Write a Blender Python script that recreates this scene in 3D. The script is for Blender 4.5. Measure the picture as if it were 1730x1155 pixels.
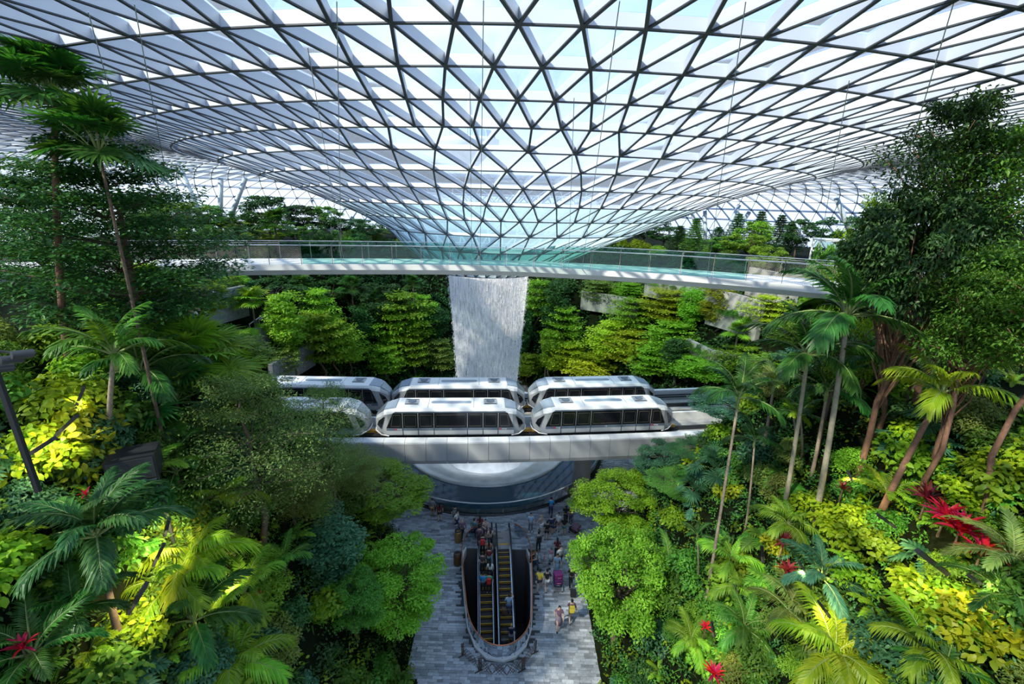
import bpy, bmesh, math, random
import numpy as np
from mathutils import Vector, Matrix
from mathutils.geometry import tessellate_polygon
for o in list(bpy.data.objects): bpy.data.objects.remove(o)
random.seed(7); RNG = np.random.default_rng(7)
SC = bpy.context.scene; COL = SC.collection
PI = math.pi
# ---------------------------------------------------------------- camera
FPX, CAMH, TH, RO = 770.0, 24.5, math.radians(17.1), math.radians(1.5)
cam = bpy.data.objects.new('camera', bpy.data.cameras.new('camera')); COL.objects.link(cam); SC.camera = cam
cam.data.sensor_width = 36.0; cam.data.lens = FPX/1730*36; cam.data.clip_start = .05; cam.data.clip_end = 2000
_f = Vector((0, math.cos(TH), -math.sin(TH))); _u = Vector((0, math.sin(TH), math.cos(TH))); _x = Vector((1, 0, 0))
_r = _x*math.cos(RO)+_u*math.sin(RO); _up = -_x*math.sin(RO)+_u*math.cos(RO)
cam.matrix_world = Matrix(((_r.x, _up.x, -_f.x, 0), (_r.y, _up.y, -_f.y, 0), (_r.z, _up.z, -_f.z, CAMH), (0, 0, 0, 1)))
def ray(px, py):
    u = (px-865)/FPX; v = (py-577.5)/FPX; c, s = math.cos(RO), math.sin(RO)
    u, v = u*c+v*s, -u*s+v*c
    return Vector((u, math.cos(TH)-v*math.sin(TH), -(math.sin(TH)+v*math.cos(TH))))
def atY(px, py, Y): r = ray(px, py); return Vector((0, 0, CAMH))+r*(Y/r.y)
def atZ(px, py, z): r = ray(px, py); return Vector((0, 0, CAMH))+r*((z-CAMH)/r.z)
def proj(P):
    P = np.asarray(P, float); X, Y, Z = P[..., 0], P[..., 1], P[..., 2]-CAMH
    zc = Y*math.cos(TH)-Z*math.sin(TH); zc = np.where(np.abs(zc) < 1e-3, 1e-3, zc)
    u = X/zc; v = (-Z*math.cos(TH)-Y*math.sin(TH))/zc; c, s = math.cos(RO), math.sin(RO)
    return np.stack([865+FPX*(u*c-v*s), 577.5+FPX*(u*s+v*c), zc], -1)
# ---------------------------------------------------------------- light
SC.view_settings.view_transform = 'Standard'; SC.view_settings.look = 'None'
SC.view_settings.exposure = 0.7; SC.view_settings.gamma = 1.0; SC.view_settings.use_curve_mapping = False
SC.cycles.max_bounces = 6; SC.cycles.transparent_max_bounces = 12; SC.cycles.diffuse_bounces = 3; SC.cycles.glossy_bounces = 2
SC.cycles.transmission_bounces = 5; SC.cycles.caustics_reflective = False; SC.cycles.caustics_refractive = False
W = bpy.data.worlds.new('sky'); SC.world = W; W.use_nodes = True
wn, wl = W.node_tree.nodes, W.node_tree.links; wn.clear()
w_out = wn.new('ShaderNodeOutputWorld'); w_bg = wn.new('ShaderNodeBackground'); w_tc = wn.new('ShaderNodeTexCoord')
w_map = wn.new('ShaderNodeMapping'); w_map.inputs['Scale'].default_value = (1.2, 1.2, 2.6)
w_n = wn.new('ShaderNodeTexNoise'); w_n.inputs['Scale'].default_value = 1.7; w_n.inputs['Detail'].default_value = 7; w_n.inputs['Roughness'].default_value = .55
w_r = wn.new('ShaderNodeValToRGB'); w_r.color_ramp.elements[0].position = .47; w_r.color_ramp.elements[1].position = .68
w_r.color_ramp.elements[0].color = (.27, .45, .80, 1); w_r.color_ramp.elements[1].color = (.70, .78, .88, 1)
wl.new(w_tc.outputs['Generated'], w_map.inputs[0]); wl.new(w_map.outputs[0], w_n.inputs['Vector']); wl.new(w_n.outputs['Fac'], w_r.inputs[0])
w_s = wn.new('ShaderNodeSeparateXYZ'); wl.new(w_tc.outputs['Generated'], w_s.inputs[0]); w_m = wn.new('ShaderNodeMapRange'); w_m.inputs['From Min'].default_value = .0; w_m.inputs['From Max'].default_value = .22; wl.new(w_s.outputs['Z'], w_m.inputs['Value'])
w_x = wn.new('ShaderNodeMix'); w_x.data_type = 'RGBA'; w_x.inputs['A'].default_value = (.66, .74, .84, 1); wl.new(w_m.outputs[0], w_x.inputs['Factor']); wl.new(w_r.outputs[0], w_x.inputs['B'])
wl.new(w_x.outputs['Result'], w_bg.inputs[0]); wl.new(w_bg.outputs[0], w_out.inputs[0]); w_bg.inputs[1].default_value = 1.25
sun = bpy.data.objects.new('sun', bpy.data.lights.new('sun', 'SUN')); COL.objects.link(sun)
sun.data.energy = 5.8; sun.data.angle = .03; sun.data.color = (1, .9, .72)
sun.rotation_euler = Vector((.60, .52, -.80)).to_track_quat('-Z', 'Y').to_euler()
# ---------------------------------------------------------------- helpers
def mat(name, col, rough=.6, metal=0.0, spec=.5, noise=None, var=0.0, emis=None, alpha=None, coat=0.0):
    """principled material; noise=(scale, amount) gives a fine tone variation; var varies per object"""
    m = bpy.data.materials.new(name); m.use_nodes = True; n, l = m.node_tree.nodes, m.node_tree.links
    b = n['Principled BSDF']; b.inputs['Base Color'].default_value = (*col, 1); b.inputs['Roughness'].default_value = rough
    b.inputs['Metallic'].default_value = metal; b.inputs['Specular IOR Level'].default_value = spec; b.inputs['Coat Weight'].default_value = coat
    if emis: b.inputs['Emission Color'].default_value = (*emis[0], 1); b.inputs['Emission Strength'].default_value = emis[1]
    if noise or var:
        hsv = n.new('ShaderNodeHueSaturation'); hsv.inputs['Color'].default_value = (*col, 1)
        acc = None
        if noise:
            t = n.new('ShaderNodeTexCoord'); q = n.new('ShaderNodeTexNoise'); q.inputs['Scale'].default_value = noise[0]; q.inputs['Detail'].default_value = 5
            l.new(t.outputs['Object'], q.inputs['Vector'])
            mr = n.new('ShaderNodeMapRange'); mr.inputs['To Min'].default_value = 1-noise[1]; mr.inputs['To Max'].default_value = 1+noise[1]
            mr.inputs['From Min'].default_value = .3; mr.inputs['From Max'].default_value = .7
            l.new(q.outputs['Fac'], mr.inputs['Value']); acc = mr.outputs[0]
        if var:
            oi = n.new('ShaderNodeObjectInfo'); gi = n.new('ShaderNodeNewGeometry'); ad = n.new('ShaderNodeMath'); ad.operation = 'ADD'
            l.new(oi.outputs['Random'], ad.inputs[0]); l.new(gi.outputs['Random Per Island'], ad.inputs[1])
            fr = n.new('ShaderNodeMath'); fr.operation = 'FRACT'; l.new(ad.outputs[0], fr.inputs[0])
            mv = n.new('ShaderNodeMapRange'); mv.inputs['To Min'].default_value = 1-var; mv.inputs['To Max'].default_value = 1+var
            l.new(fr.outputs[0], mv.inputs['Value'])
            if acc is None: acc = mv.outputs[0]
            else:
                mu = n.new('ShaderNodeMath'); mu.operation = 'MULTIPLY'; l.new(acc, mu.inputs[0]); l.new(mv.outputs[0], mu.inputs[1]); acc = mu.outputs[0]
        l.new(acc, hsv.inputs['Value']); l.new(hsv.outputs[0], b.inputs['Base Color'])
    return m
def glass(name, tint, trans=.85, rough=.03, frit=0.0, fritcol=(.9, .95, 1), ior=1.35):
    """thin sheet glass: tinted see-through, mirror share by facing, optional printed frit that scatters light"""
    m = bpy.data.materials.new(name); m.use_nodes = True; n, l = m.node_tree.nodes, m.node_tree.links; n.clear()
    o = n.new('ShaderNodeOutputMaterial'); t = n.new('ShaderNodeBsdfTransparent'); t.inputs[0].default_value = (*[c*trans for c in tint], 1)
    g = n.new('ShaderNodeBsdfGlossy'); g.inputs['Roughness'].default_value = rough; g.inputs[0].default_value = (.9, .95, 1, 1)
    fz = n.new('ShaderNodeFresnel'); fz.inputs[0].default_value = ior
    mx = n.new('ShaderNodeMixShader'); l.new(fz.outputs[0], mx.inputs[0]); l.new(t.outputs[0], mx.inputs[1]); l.new(g.outputs[0], mx.inputs[2])
    last = mx
    if frit:
        tl = n.new('ShaderNodeBsdfTranslucent'); tl.inputs[0].default_value = (*fritcol, 1)
        m2 = n.new('ShaderNodeMixShader'); m2.inputs[0].default_value = frit; l.new(mx.outputs[0], m2.inputs[1]); l.new(tl.outputs[0], m2.inputs[2]); last = m2
    l.new(last.outputs[0], o.inputs[0]); return m
def tag(o, label=None, cat=None, group=None, kind=None):
    if label: o['label'] = label
    if cat: o['category'] = cat
    if group: o['group'] = group
    if kind: o['kind'] = kind
    return o
def obj(name, me, parent=None, loc=None, rot=None, scale=None):
    o = bpy.data.objects.new(name, me); COL.objects.link(o)
    if parent is not None: o.parent = parent
    if loc is not None: o.location = loc
    if rot is not None: o.rotation_euler = rot
    if scale is not None: o.scale = scale if hasattr(scale, '__len__') else (scale,)*3
    return o
def empty(name, loc=(0, 0, 0), rz=0.0, label=None, cat=None, group=None, kind=None):
    o = obj(name, None, None, loc, (0, 0, rz)); o.empty_display_size = .2
    return tag(o, label, cat, group, kind)
def npmesh(name, V, F, mats, mi=None, smooth=False):
    """fast mesh from numpy arrays; F is (m,3) or (m,4)"""
    me = bpy.data.meshes.new(name); V = np.asarray(V, np.float32); F = np.asarray(F, np.int32); k = F.shape[1]
    me.vertices.add(len(V)); me.vertices.foreach_set('co', V.ravel()); me.loops.add(F.size); me.loops.foreach_set('vertex_index', F.ravel())
    me.polygons.add(len(F)); me.polygons.foreach_set('loop_start', np.arange(0, F.size, k, dtype=np.int32)); me.polygons.foreach_set('loop_total', np.full(len(F), k, np.int32))
    for m in (mats if isinstance(mats, (list, tuple)) else [mats]): me.materials.append(m)
    if mi is not None: me.polygons.foreach_set('material_index', np.asarray(mi, np.int32))
    if smooth: me.polygons.foreach_set('use_smooth', np.ones(len(F), bool))
    me.update(calc_edges=True); return me
class MB:
    def __init__(s): s.V = []; s.F = []; s.I = []
    def add(s, vs, fs, mi=0):
        b = len(s.V); s.V += [tuple(v) for v in vs]; s.F += [tuple(b+i for i in f) for f in fs]; s.I += [mi]*len(fs); return s
    def box(s, c, d, rz=0.0, mi=0, R=None):
        hx, hy, hz = d[0]/2, d[1]/2, d[2]/2; R = R or Matrix.Rotation(rz, 3, 'Z'); c = Vector(c)
        vs = [c+R @ Vector((sx*hx, sy*hy, sz*hz)) for sz in (-1, 1) for sx, sy in ((-1, -1), (1, -1), (1, 1), (-1, 1))]
        return s.add(vs, [(3, 2, 1, 0), (4, 5, 6, 7), (0, 1, 5, 4), (1, 2, 6, 5), (2, 3, 7, 6), (3, 0, 4, 7)], mi)
    def bar(s, p, q, w, h, up=(0, 0, 1), mi=0):
        p, q = Vector(p), Vector(q); d = (q-p); L = d.length
        if L < 1e-6: return s
        d /= L; up = Vector(up); y = up.cross(d)
        if y.length < 1e-4: y = Vector((1, 0, 0)).cross(d)
        y.normalize(); z = d.cross(y); R = Matrix((d, y, z)).transposed()
        return s.box((p+q)/2, (L, w, h), mi=mi, R=R)
    def tube(s, pts, r, n=8, mi=0, closed=False):
        pts = [Vector(p) for p in pts]; m = len(pts); rr = r if hasattr(r, '__len__') else [r]*m; vs = []; fs = []; ref = None
        for i, p in enumerate(pts):
            a = pts[(i-1) % m] if (closed or i > 0) else p; b = pts[(i+1) % m] if (closed or i < m-1) else p
            d = (b-a).normalized(); 
            if ref is None: ref = Vector((0, 0, 1)) if abs(d.z) < .9 else Vector((1, 0, 0))
            x = (ref-d*ref.dot(d)).normalized(); y = d.cross(x); ref = x
            vs += [p+(x*math.cos(2*PI*k/n)+y*math.sin(2*PI*k/n))*rr[i] for k in range(n)]
        for i in range(m if closed else m-1):
            j = (i+1) % m; fs += [(i*n+k, i*n+(k+1) % n, j*n+(k+1) % n, j*n+k) for k in range(n)]
        if not closed: fs += [tuple(range(n-1, -1, -1)), tuple((m-1)*n+k for k in range(n))]
        return s.add(vs, fs, mi)
    def lathe(s, prof, n=24, c=(0, 0, 0), mi=0, a0=0.0, a1=2*PI, cap=False):
        full = abs(a1-a0-2*PI) < 1e-5; k = n if full else n+1; c = Vector(c); vs = []; fs = []
        for r, z in prof: vs += [c+Vector((r*math.cos(a0+(a1-a0)*i/n), r*math.sin(a0+(a1-a0)*i/n), z)) for i in range(k)]
        for j in range(len(prof)-1):
            fs += [(j*k+i, j*k+(i+1) % k, (j+1)*k+(i+1) % k, (j+1)*k+i) for i in range(n)]
        if cap: fs += [tuple((len(prof)-1)*k+i for i in range(k)), tuple(range(k-1, -1, -1))]
        return s.add(vs, fs, mi)
    def prism(s, poly, z0, z1, mi=0):
        n = len(poly); vs = [(x, y, z0) for x, y in poly]+[(x, y, z1) for x, y in poly]
        return s.add(vs, [tuple(range(n-1, -1, -1)), tuple(range(n, 2*n))]+[(i, (i+1) % n, n+(i+1) % n, n+i) for i in range(n)], mi)
    def slab(s, quad, nrm, t, mi=0):
        """a flat polygon given by its corners, thickened by t along nrm"""
        q = [Vector(p) for p in quad]; d = Vector(nrm).normalized()*t; n = len(q)
        return s.add(q+[p+d for p in q], [tuple(range(n-1, -1, -1)), tuple(range(n, 2*n))]+[(i, (i+1) % n, n+(i+1) % n, n+i) for i in range(n)], mi)
    def mesh(s, name, mats, smooth=False):
        me = bpy.data.meshes.new(name); me.from_pydata(s.V, [], s.F)
        for m in (mats if isinstance(mats, (list, tuple)) else [mats]): me.materials.append(m)
        me.polygons.foreach_set('material_index', s.I)
        if smooth: me.polygons.foreach_set('use_smooth', [True]*len(s.F))
        me.update(); return me
    def build(s, name, mats, parent=None, smooth=False, **k): return obj(name, s.mesh(name, mats, smooth), parent, **k)
def smoothstep(a, b, x): t = np.clip((x-a)/(b-a), 0, 1); return t*t*(3-2*t)
ORD = ['first', 'second', 'third', 'fourth', 'fifth', 'sixth', 'seventh', 'eighth', 'ninth', 'tenth', 'eleventh', 'twelfth', 'thirteenth', 'fourteenth', 'fifteenth', 'sixteenth', 'seventeenth', 'eighteenth', 'nineteenth', 'twentieth']
def ordn(i):
    if i < 20: return ORD[i]
    tens = ['twenty', 'thirty', 'forty', 'fifty', 'sixty', 'seventy', 'eighty', 'ninety'][(i+1)//10-2]; u = (i+1) % 10
    return (tens[:-1]+'ieth') if u == 0 else tens+'-'+ORD[u-1]
CX, CY = -2.4, 43.2          # axis of the waterfall and the pool
# ---------------------------------------------------------------- materials of the building
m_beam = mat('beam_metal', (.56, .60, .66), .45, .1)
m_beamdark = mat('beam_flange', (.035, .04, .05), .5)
m_glassroof = glass('roof_glass', (.93, .97, 1.0), .96, frit=.06, ior=1.06); m_glasswet = glass('wet_funnel_glass', (.86, .97, .97), .92, frit=.24, fritcol=(.80, .95, .97), ior=1.06)
m_white = mat('white_paint', (.78, .79, .80), .45)
m_offwhite = mat('pale_cladding', (.78, .78, .77), .5, noise=(1.5, .05))
m_steel = mat('brushed_steel', (.55, .56, .57), .32, .8)
m_darksteel = mat('dark_steel', (.05, .055, .06), .45, .4)
m_black = mat('black_coat', (.012, .013, .015), .5)
m_stone = mat('grey_stone', (.17, .18, .19), .7, noise=(3, .3))
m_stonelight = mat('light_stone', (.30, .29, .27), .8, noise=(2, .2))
m_paver = mat('slate_paver', (.30, .32, .35), .55, noise=(9, .15), var=.45)
m_grout = mat('paver_bed', (.055, .058, .062), .85)
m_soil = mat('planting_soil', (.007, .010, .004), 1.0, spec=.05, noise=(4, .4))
m_greenglass = glass('green_balustrade_glass', (.70, .93, .88), .86)
m_clearglass = glass('clear_glass', (.92, .97, .96), .93)
m_copper = mat('copper_rail', (.50, .17, .08), .3, .7)
m_fascia = mat('beam_fascia_panel', (.43, .44, .45), .5, .1, var=.03)
m_fasciatop = mat('beam_cap_panel', (.66, .68, .70), .45)
# ---------------------------------------------------------------- roof: a glazed diagrid funnel that rises from the oculus, passes overhead and comes down at the rim
RR = [4.9, 6.8, 8.9, 11.19, 13.46, 15.66, 17.89, 20.25, 22.57, 24.87, 27.17, 29.5, 31.8, 34.2, 36.8, 39.6, 42.6, 45.8, 49, 52.0, 54.8, 57.4, 59.6, 61.4, 62.7, 63.5]
RZ = [18.5, 19.6, 20.95, 22.34, 23.48, 24.42, 25.32, 26.06, 26.74, 27.37, 27.85, 28.2, 28.45, 28.6, 28.68, 28.7, 28.65, 28.5, 28.2, 27.7, 26.9, 25.8, 24.3, 22.4, 20.2, 17.8]
def rcx(r): return float(np.interp(r, [4.9, 8.9, 11.2, 13.5], [CX, -1.2, -.2, 0.02]))
RN = [36 if r < 12 else 72 if r < 23 else 144 for r in RR]
ring = []
for i, (r, z, n) in enumerate(zip(RR, RZ, RN)):
    off = .5*(i % 2)
    if i and RN[i-1] != n: pass
    ring.append((r, z, n))
offs = []; cur = 0.0
for i in range(len(RR)):
    if i == 0: cur = 0.0
    elif RN[i] == RN[i-1]: cur += PI/RN[i]
    offs.append(cur)          # on a doubling ring the nodes start aligned
P = [[Vector((rcx(RR[i])+RR[i]*math.cos(-PI/2+.02+offs[i]+2*PI*j/RN[i]), CY+RR[i]*math.sin(-PI/2+.02+offs[i]+2*PI*j/RN[i]), RZ[i])) for j in range(RN[i])] for i in range(len(RR))]
edges, tris = [], []
for i in range(len(RR)):
    n = RN[i]
    for j in range(n): edges.append((P[i][j], P[i][(j+1) % n]))
    if i+1 == len(RR): break
    m = RN[i+1]
    for j in range(n):
        a, a2 = P[i][j], P[i][(j+1) % n]
        if m == n:
            b, b0 = P[i+1][j], P[i+1][(j-1) % n]
            edges += [(a, b), (a, b0)]; tris += [(a, b0, b), (a, b, a2)]
        else:
            b, b1, b0 = P[i+1][(2*j) % m], P[i+1][(2*j+1) % m], P[i+1][(2*j-1) % m]
            edges += [(a, b), (a, b1), (a, b0)]; tris += [(a, b, b1), (a, b0, b), (a, b1, a2)]
def slope_n(p):
    r = math.hypot(p.x-rcx(20), p.y-CY); d = (np.interp(r+.5, RR, RZ)-np.interp(r-.5, RR, RZ))
    if r > 61: d = -1.3
    e = Vector((p.x, p.y-CY, 0)).normalized(); return Vector((-e.x*d, -e.y*d, 1)).normalized()
def vis(pts):
    q = proj([tuple(p) for p in pts])
    if (q[:, 2] < 1).any(): return 0
    if q[:, 0].max() < 0 or q[:, 0].min() > 1730 or q[:, 1].max() < 0 or q[:, 1].min() > 460: return 0
    c = np.mean([tuple(p) for p in pts], 0)
    if math.hypot(c[0], c[1]-CY) < 40 and c[1] > CY-2: return 0     # far side of the funnel
    return np.ptp(q[:, 0])+np.ptp(q[:, 1])
roof = empty('ceiling', (0, CY, 17)); tag(roof, 'glazed steel diagrid roof that dips to a funnel over the waterfall', 'roof', kind='structure')
def loc_roof(v): return v-Vector((0, CY, 17))
def beam_into(mb, p, q):
    up = slope_n((p+q)/2); D = .29 if RR[8] < math.hypot(p.x, p.y-CY) else .20
    p, q = loc_roof(p), loc_roof(q)
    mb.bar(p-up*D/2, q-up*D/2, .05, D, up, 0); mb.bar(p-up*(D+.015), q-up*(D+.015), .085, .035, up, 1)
es = sorted(range(len(edges)), key=lambda k: -vis(edges[k])); ts = sorted(range(len(tris)), key=lambda k: -vis(tris[k]))
rest = MB()
for n_, k in enumerate(es):
    if n_ < 300: mb = MB(); beam_into(mb, *edges[k]); mb.build('beam', [m_beam, m_beamdark], roof)
    else: beam_into(rest, *edges[k])
tag(rest.build('beam_grid', [m_beam, m_beamdark], roof), kind='stuff')
rest = MB()
for n_, k in enumerate(ts):
    t = [loc_roof(p) for p in tris[k]]; c = (t[0]+t[1]+t[2])/3; t = [p+(c-p).normalized()*.03 for p in t]; up = slope_n(sum(tris[k], Vector())/3)
    wet = math.hypot(sum(p.x for p in tris[k])/3, sum(p.y for p in tris[k])/3-CY) < 15.6
    if n_ < 300: MB().slab(t, up, .02).build('pane', m_glasswet if wet else m_glassroof, roof)
    else: rest.slab(t, up, .02, int(wet))
tag(rest.build('pane_field', [m_glassroof, m_glasswet], roof), kind='stuff')
# oculus collar under the funnel
MB().lathe([(4.95, 1.6), (4.95, 1.3), (4.3, 1.25), (4.2, 1.4), (4.3, 1.6)], 48, (CX, 0, 0)).build('oculus_collar', m_offwhite, roof, True)
# ---------------------------------------------------------------- ground outside
mb = MB(); mb.lathe([(64, 15.8), (400, 14.0)], 64, (0, CY, 0)); tag(mb.build('ground_outside', mat('pale_apron', (.42, .44, .44), .9)), 'pale paved ground outside the glass rim', kind='structure')
# ---------------------------------------------------------------- hillsides
def dist_open(X, Y):
    hl = 5.3+(Y-17.85)*.152; hr = 5.5+(Y-18)*.052
    hl = np.maximum(hl, 4.6); hr = np.maximum(hr, 5.0)
    dc = np.maximum(-X-hl, X-hr); dc = np.where(Y > CY, 99, dc)
    return np.minimum(dc, np.hypot(X-CX, Y-CY)-17.0)
def track_y(X):                      # centre line between the two guideways
    return 34.6+.072*(X+4.7)+.0020*(X+4.7)**2
def ground(X, Y):
    X = np.asarray(X, float); Y = np.asarray(Y, float)
    d = np.maximum(dist_open(X, Y), 0)
    far = smoothstep(30, 40, Y); k = (1-far)*np.where(X < 0, 2.25, 1.75)+far*1.25
    cap = (1-far)*np.where(X < 0, 18.9, 18.6)+far*18.2
    z = d*k+.35*np.sin(X*1.3+Y*.7)*np.sin(Y*1.1-X*.4)*np.clip(d, 0, 1)
    z = np.where(z > cap-2, cap-2*np.exp(-(z-cap+2)/2), z)
    cut = np.abs(Y-track_y(X)) < 4.6
    return np.where(cut, np.minimum(z, 4.4), z)
gx = np.arange(-66, 66.1, .75); gy = np.arange(-24, 108, .75)
GX, GY = np.meshgrid(gx, gy); GZ = ground(GX, GY); nx = len(gx)
V = np.stack([GX, GY, GZ], -1).reshape(-1, 3)
ii, jj = np.meshgrid(np.arange(len(gy)-1), np.arange(nx-1), indexing='ij'); a = (ii*nx+jj).ravel()
F = np.stack([a, a+1, a+nx+1, a+nx], 1)
cxq = V[F].mean(1); keep = (dist_open(cxq[:, 0], cxq[:, 1]) > -.6) & (np.hypot(cxq[:, 0], cxq[:, 1]-CY) < 65.5)
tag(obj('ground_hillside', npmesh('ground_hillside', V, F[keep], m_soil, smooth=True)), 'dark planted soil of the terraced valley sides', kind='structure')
# ---------------------------------------------------------------- plaza floor with the escalator opening and the basin opening
HOLE = [(-2.95, 27.6), (-3.1, 26.6), (-2.85, 24.8), (-2.45, 22.6), (-2.1, 21.0), (-1.55, 19.9), (-.85, 19.25), (-.15, 19.1), (.55, 19.35), (1.15, 20.0), (1.5, 21.0), (1.62, 22.6), (1.68, 24.8), (1.66, 26.6), (1.45, 27.6)]
ESC_TOP = 27.6
outer = [(-21, 12), (-21, 62), (17, 62), (17, 12)]
circ = [(CX+8.4*math.cos(t), CY+8.4*math.sin(t)) for t in np.linspace(0, 2*PI, 48, endpoint=False)]
loops = [[Vector((x, y, 0)) for x, y in lp] for lp in (outer, HOLE, circ)]
tri = tessellate_polygon(loops); flat = [v for lp in loops for v in lp]
floor = obj('floor', npmesh('floor', [tuple(v-Vector((0, 0, .03))) for v in flat], np.array([t if (flat[t[1]]-flat[t[0]]).cross(flat[t[2]]-flat[t[0]]).z > 0 else t[::-1] for t in tri]), m_grout))
tag(floor, 'slate grey paved plaza around the pool and escalators', 'floor', kind='structure')
def inside(poly, x, y):
    c = False; n = len(poly)
    for i in range(n):
        (x1, y1), (x2, y2) = poly[i], poly[(i+1) % n]
        if (y1 > y) != (y2 > y) and x < (x2-x1)*(y-y1)/(y2-y1)+x1: c = not c
    return c
PL, PW = .52, .17
HB = [(x*1.0+(.0), y) for x, y in HOLE]
pv = []
for r_ in range(int((56-15)/PW)):
    y = 15+r_*PW; x = -18+random.random()*PL
    while x < 15:
        L = PL*random.choice((.6, .8, 1, 1.25)); xc = x+L/2; d = math.hypot(xc-CX, y-CY)
        if dist_open(xc, y) < 1.2 and d > 11.95 and not (-3.6 < xc < 2.2 and 18.6 < y < 28 and any(inside(HB, xx, yy) for xx in (xc-L/2-.05, xc, xc+L/2+.05) for yy in (y-.13, y+.13))): pv.append((xc, y, L))
        x += L
pq = proj([(a, b, 0) for a, b, c in pv]); show = (pq[:, 0] > 690) & (pq[:, 0] < 1020) & (pq[:, 1] < 1160)
order = sorted(range(len(pv)), key=lambda k: (not show[k], pv[k][1]))
bank = {}; rest = MB()
for n_, k in enumerate(order):
    x, y, L = pv[k]; h = .004*((k*7919) % 5)
    if n_ < 300:
        key = round(L, 3)
        if key not in bank: bank[key] = MB().box((0, 0, 0), (L-.012, PW-.012, .05)).mesh('paver', m_paver)
        obj('paver', bank[key], floor, (x, y, -.02+h))
    elif n_ < 9000 and (show[k] or y < 50): rest.box((x, y, -.02+h), (L-.012, PW-.012, .05))
tag(rest.build('paver_field', m_paver, floor), kind='stuff')
# ---------------------------------------------------------------- guideway
def tk(X, off=0.0):
    s = .072+.0040*(X+4.7); n = Vector((-s, 1, 0)).normalized(); return Vector((X, float(track_y(X)), 0))+n*off
def tyaw(X): return math.atan(.072+.0040*(X+4.7))
gw = empty('guideway', (-4.7, 34.6, 5.2), label='elevated grey concrete guideway carrying the two trains across the plaza', cat='viaduct')
O = Vector((-4.7, 34.6, 5.2))
def strip(mb, o0, o1, z0, z1, xs, mi=0):
    for a, b in zip(xs[:-1], xs[1:]):
        q = [tk(a, o0), tk(b, o0), tk(b, o1), tk(a, o1)]
        mb.add([p+Vector((0, 0, z0))-O for p in q]+[p+Vector((0, 0, z1))-O for p in q], [(3, 2, 1, 0), (4, 5, 6, 7), (0, 1, 5, 4), (1, 2, 6, 5), (2, 3, 7, 6), (3, 0, 4, 7)], mi)
    return mb
xs = [x for x in np.arange(-36, 34, 1.55)]
m_conc = mat('track_concrete', (.34, .34, .335), .8, noise=(2, .12))
strip(MB(), -3.85, -.35, 5.25, 6.5, xs).build('girder', m_conc, gw); strip(MB(), .35, 4.3, 5.25, 6.5, xs).build('girder', m_conc, gw)
for off in (-2.0, 2.4):
    for s in (-.74, .74): strip(MB(), off+s-.22, off+s+.22, 6.5, 6.62, xs).build('running_slab', m_stonelight, gw)
    strip(MB(), off-.06, off+.06, 6.5, 6.85, xs).build('guide_rail', m_darksteel, gw)
strip(MB(), -.3, -.1, 6.2, 7.25, xs).build('middle_wall', m_offwhite, gw); strip(MB(), .1, .3, 6.2, 7.1, xs).build('middle_wall', m_darksteel, gw)
strip(MB(), 4.05, 4.4, 5.3, 7.45, xs).build('rear_parapet', m_white, gw)
for k in (.0, .22): strip(MB(), 3.85, 3.92, 6.75+k, 6.85+k, xs).build('power_rail', m_darksteel, gw)
for a, b in zip(xs[:-1], xs[1:]):
    a2, b2 = a+.012, b-.012
    mb = MB(); f = [tk(a2, -4.0), tk(b2, -4.0)]
    prof = [(-3.95, 5.18), (-4.04, 5.5), (-4.02, 6.92), (-3.97, 6.98)]
    vs = [tk(x, o)+Vector((0, 0, z))-O for x in (a2, b2) for o, z in prof]+[tk(x, -3.88)+Vector((0, 0, z))-O for x in (a2, b2) for z in (5.18, 6.98)]
    mb.add(vs, [(0, 4, 5, 1), (1, 5, 6, 2), (2, 6, 7, 3), (8, 9, 11, 10), (0, 8, 10, 4), (3, 7, 11, 9), (0, 1, 2, 3, 9, 8), (4, 10, 11, 7, 6, 5)]); mb.build('fascia_panel', m_fascia, gw)
    MB().add([tk(x, o)+Vector((0, 0, z))-O for x in (a2, b2) for o, z in ((-4.0, 6.99), (-3.97, 7.06), (-3.4, 7.14), (-3.4, 6.9))], [(0, 4, 5, 1), (1, 5, 6, 2), (2, 6, 7, 3), (3, 7, 4, 0), (0, 1, 2, 3), (7, 6, 5, 4)]).build('cap_panel', m_fasciatop, gw)
for x, w in ((-9.75, 'behind the left trees'), (6.2, 'beside the group with trolleys')):
    c = tk(x, -1.2); mb = MB(); mb.lathe([(.74, 0), (.74, 5.0), (.95, 5.26)], 28, mi=0, cap=True)
    o = mb.build('support_column', mat('column_concrete', (.58, .52, .47), .7, noise=(2, .08)), None, True, loc=c)
    tag(o, 'round concrete column under the guideway '+w, 'column')
    if x < 0: MB().tube([(.9, 0, 0), (.9, 0, 5.2)], .05, 8).build('rain_pipe', m_white, o)
# ---------------------------------------------------------------- trains
m_hull = mat('train_silver', (.43, .45, .47), .38, .3); m_roofw = mat('train_roof_white', (.80, .80, .79), .4)
m_tglass = mat('train_window', (.012, .013, .016), .08, spec=.6); m_stripe = mat('train_stripe', (.10, .135, .18), .4)
m_frame = mat('window_trim', (.16, .14, .12), .4, .3); m_recess = mat('roof_recess_blue', (.25, .31, .38), .35); m_nose = mat('train_nose_glass', (.22, .26, .29), .12, spec=.7)
m_under = mat('undercarriage', (.02, .02, .022), .7); m_orange = mat('coupler_orange', (.75, .38, .05), .5); m_red = mat('logo_red', (.55, .03, .06), .5)
def textmesh(s, size, m, name='lettering'):
    cu = bpy.data.curves.new(name, 'FONT'); cu.body = s; cu.size = size; cu.extrude = .004; cu.align_x = 'CENTER'; cu.align_y = 'CENTER'
    o = bpy.data.objects.new(name, cu); COL.objects.link(o); dg = bpy.context.evaluated_depsgraph_get(); me = bpy.data.meshes.new_from_object(o.evaluated_get(dg))
    bpy.data.objects.remove(o); me.materials.clear(); me.materials.append(m); return me
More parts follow.
